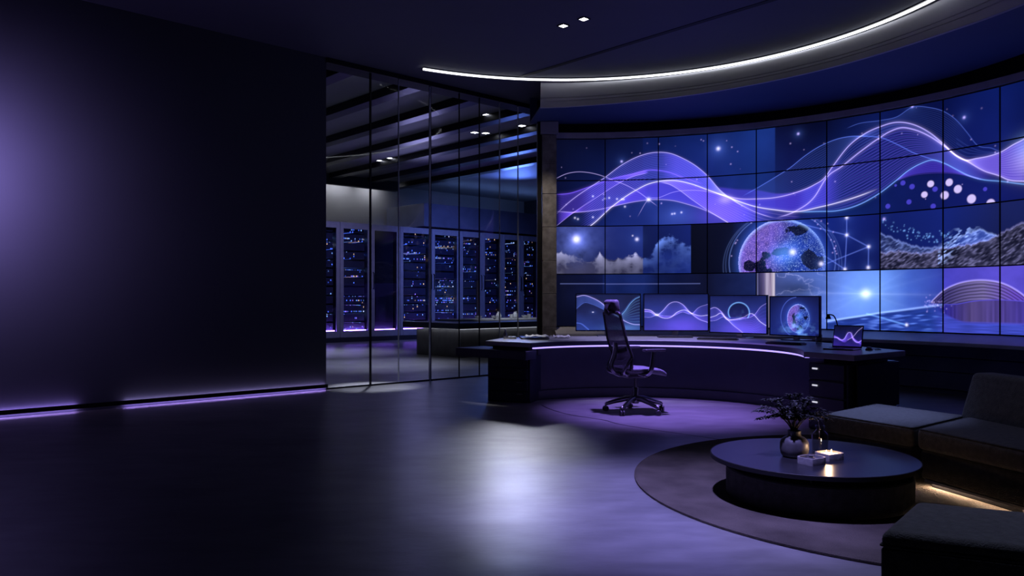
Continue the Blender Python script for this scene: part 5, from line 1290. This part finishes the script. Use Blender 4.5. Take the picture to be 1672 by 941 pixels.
tr, Q, p = tray('small concrete tray with a dark round stone, nearest on the coffee table', 1325, 757, 0.55, 0.145, 0.125, 0.040)
x, y = p
sl_ = NB(); add_lathe(sl_, [(0.020, 0), (0.028, 0.004), (0.027, 0.012), (0.014, 0.016), (0.012, 0.020), (0.016, 0.024), (0.010, 0.028)], seg=24)
tag(obj('pebble_stack', sl_, M['glaze'], smooth=True, loc=(x+0.002, y+0.01, TZ+0.019)), 'small dark round stone piece lying in the concrete tray', 'stone')
cd, Q, p = tray('lit candle in a pale stone dish on the coffee table beside the bottle', 1354, 749.5, 0.45, 0.145, 0.13, 0.040, 'candle', 'candle')
bm = NB(); add_prism(bm, Q, 0.018, 0.030); obj('wax', bm, M['wax'], cd)
for k, (wx, wy) in enumerate(((-0.018, 0.006), (0.020, 0.002))):
    bm = NB(); add_tube(bm, [(wx, wy, 0.029), (wx+.001, wy, 0.038)], 0.0012, 6); w_ = obj('wick', bm, M['stem'], cd)
    bm = NB(); add_lathe(bm, [(0.001, 0.033), (0.004, 0.037), (0.0045, 0.041), (0.003, 0.047), (0.0008, 0.054)], c=(wx, wy, 0), seg=12); obj('flame', bm, E_FLAME, w_, smooth=True)
ld = bpy.data.lights.new('candle_light', 'POINT'); ld.energy = 1.2; ld.color = (1.0, 0.62, 0.36); ld.shadow_soft_size = 0.012
lo = bpy.data.objects.new('candle_light', ld); COL.objects.link(lo); lo.parent = cd; lo.location = (0.0, 0.004, 0.075)

# sofa
SZ = 0.40
def quad_prism(bm, q, z0, z1, bev, seg=4): add_prism(bm, q, z0, z1, bev, seg)
sofa = thing('sectional_sofa', 'large charcoal fabric sectional sofa with a chaise end and thick backrest', 'sofa', (2.9, 5.2, 0))
def sl2(x, y): return (x-2.9, y-5.2)
A0, A1, A2, A3 = (2.32, 5.88), (2.665, 5.22), (3.36, 5.79), (3.0, 6.47)
B0, B1, B2, B3 = (2.675, 5.20), (2.90, 4.42), (3.55, 4.62), (3.37, 5.77)
C0, C1, C2, C3 = (2.905, 4.40), (2.96, 3.55), (3.75, 3.60), (3.555, 4.60)
def ins(q, k):
    c = Vector((sum(p[0] for p in q)/4, sum(p[1] for p in q)/4)); o = []
    for p in q:
        v = Vector(p)-c; o.append(tuple(c+v*(1-k/v.length)))
    return [sl2(*p) for p in o]
for q in ((A0, A1, A2, A3), (B0, B1, B2, B3), (C0, C1, C2, C3)):
    bm = NB(); quad_prism(bm, ins(q, 0.03), 0.07, 0.262, 0.018, 3); obj('sofa_base', bm, M['fabricdark'], sofa, smooth=True)
    bm = NB(); quad_prism(bm, ins(q, 0.004), 0.262, SZ, 0.035, 5)
    c = obj('seat_cushion', bm, M['fabric'], sofa, smooth=True)
    i = ins(q, 0.022); bm = NB()
    add_tube(bm, [tuple(Vector(i[j])*(1-t)+Vector(i[(j+1) % 4])*t)+(SZ-0.008,) for j in range(4) for t in (0.015, 0.04, 0.5, 0.96, 0.985)], 0.006, 6, closed=True); obj('piping', bm, M['fabricdark'], c, smooth=True)
    bm = NB(); quad_prism(bm, ins(q, 0.09), 0.02, 0.07, 0.004, 1); obj('plinth', bm, M['black'], sofa)
# backrest: slabs leaning back behind the seats
def back(p0, p1, th, z0, z1, lean):
    p0, p1 = Vector(sl2(*p0)), Vector(sl2(*p1)); d = (p1-p0).normalized(); n = Vector((-d.y, d.x))
    if n.dot(Vector((1, 0))) < 0: n = -n
    b2 = bmesh.new(); vs = []
    for z, off in ((z0, 0.0), (z1, lean)):
        for p, s_ in ((p0, 0), (p1, 0), (p1, th), (p0, th)):
            q = p+n*(off+s_*(1 if z == z0 else 0.8)); vs.append(b2.verts.new((q.x, q.y, z)))
    b2.faces.new((vs[3], vs[2], vs[1], vs[0])); b2.faces.new(vs[4:])
    for i in range(4): b2.faces.new((vs[i], vs[(i+1) % 4], vs[4+(i+1) % 4], vs[4+i]))
    bmesh.ops.recalc_face_normals(b2, faces=b2.faces[:])
    bmesh.ops.bevel(b2, geom=b2.edges[:], offset=0.035, segments=4, affect='EDGES', profile=0.5)
    return b2
obj('backrest', back((3.27, 5.79), (3.36, 5.14), 0.22, 0.30, 0.715, 0.13), M['fabric'], sofa, smooth=True)
obj('backrest', back((3.37, 5.12), (3.62, 3.6), 0.24, 0.30, 0.725, 0.13), M['fabric'], sofa, smooth=True)
# warm strip under the front of the sofa
def under(p, q, off):
    p, q = Vector(sl2(*p)), Vector(sl2(*q)); d = (q-p).normalized(); n = Vector((-d.y, d.x)); n = n if n.x > 0 else -n
    return [tuple(p+n*off+d*.05), tuple(q+n*off-d*.02), tuple(q+n*(off+.012)-d*.02), tuple(p+n*(off+.012)+d*.05)]
bm = NB()
for p, q in ((B0, B1), (C0, C1)): add_prism(bm, under(p, q, 0.055), 0.055, 0.066)
obj('light_strip', bm, E_WARM, sofa)
bm = NB()
for p, q in ((A0, A1), (B0, B1), (C0, C1)): add_prism(bm, under(p, q, 0.022), 0.055, 0.072)
obj('base_rail', bm, M['darksteel'], sofa)

# ottoman in the foreground
D0, D1 = Vector((1.345, 2.87)), Vector((1.70, 3.31)); e = Vector((0.90, -0.42))
q = [tuple(D0), tuple(D0+e*1.1), tuple(D1+e*1.0), tuple(D1)]
cx, cy = sum(p[0] for p in q)/4, sum(p[1] for p in q)/4
ot = thing('ottoman', 'charcoal fabric ottoman in the foreground at the right edge', 'ottoman', (cx, cy, 0))
ql = [(p[0]-cx, p[1]-cy) for p in q]
bm = NB(); add_prism(bm, ql, 0.33, 0.405, 0.034, 5); oc = obj('cushion', bm, M['fabric'], ot, smooth=True)
bm = NB(); add_prism(bm, [(a*0.997, b*0.997) for a, b in ql], 0.05, 0.345, 0.012, 3); obj('body', bm, M['fabric'], ot, smooth=True)
bm = NB(); add_tube(bm, [tuple(Vector(ql[j])*(1-t)+Vector(ql[(j+1) % 4])*t)+(0.352,) for j in range(4) for t in (0.02, 0.05, 0.5, 0.95, 0.98)], 0.0045, 6, closed=True); obj('piping', bm, M['fabricdark'], oc, smooth=True)
for j in range(4):
    p = Vector(ql[j])*0.82; bm = NB(); add_lathe(bm, [(0.022, 0.0), (0.026, 0.05)], c=(p.x, p.y, 0), seg=16); obj('foot', bm, M['black'], ot, smooth=True)
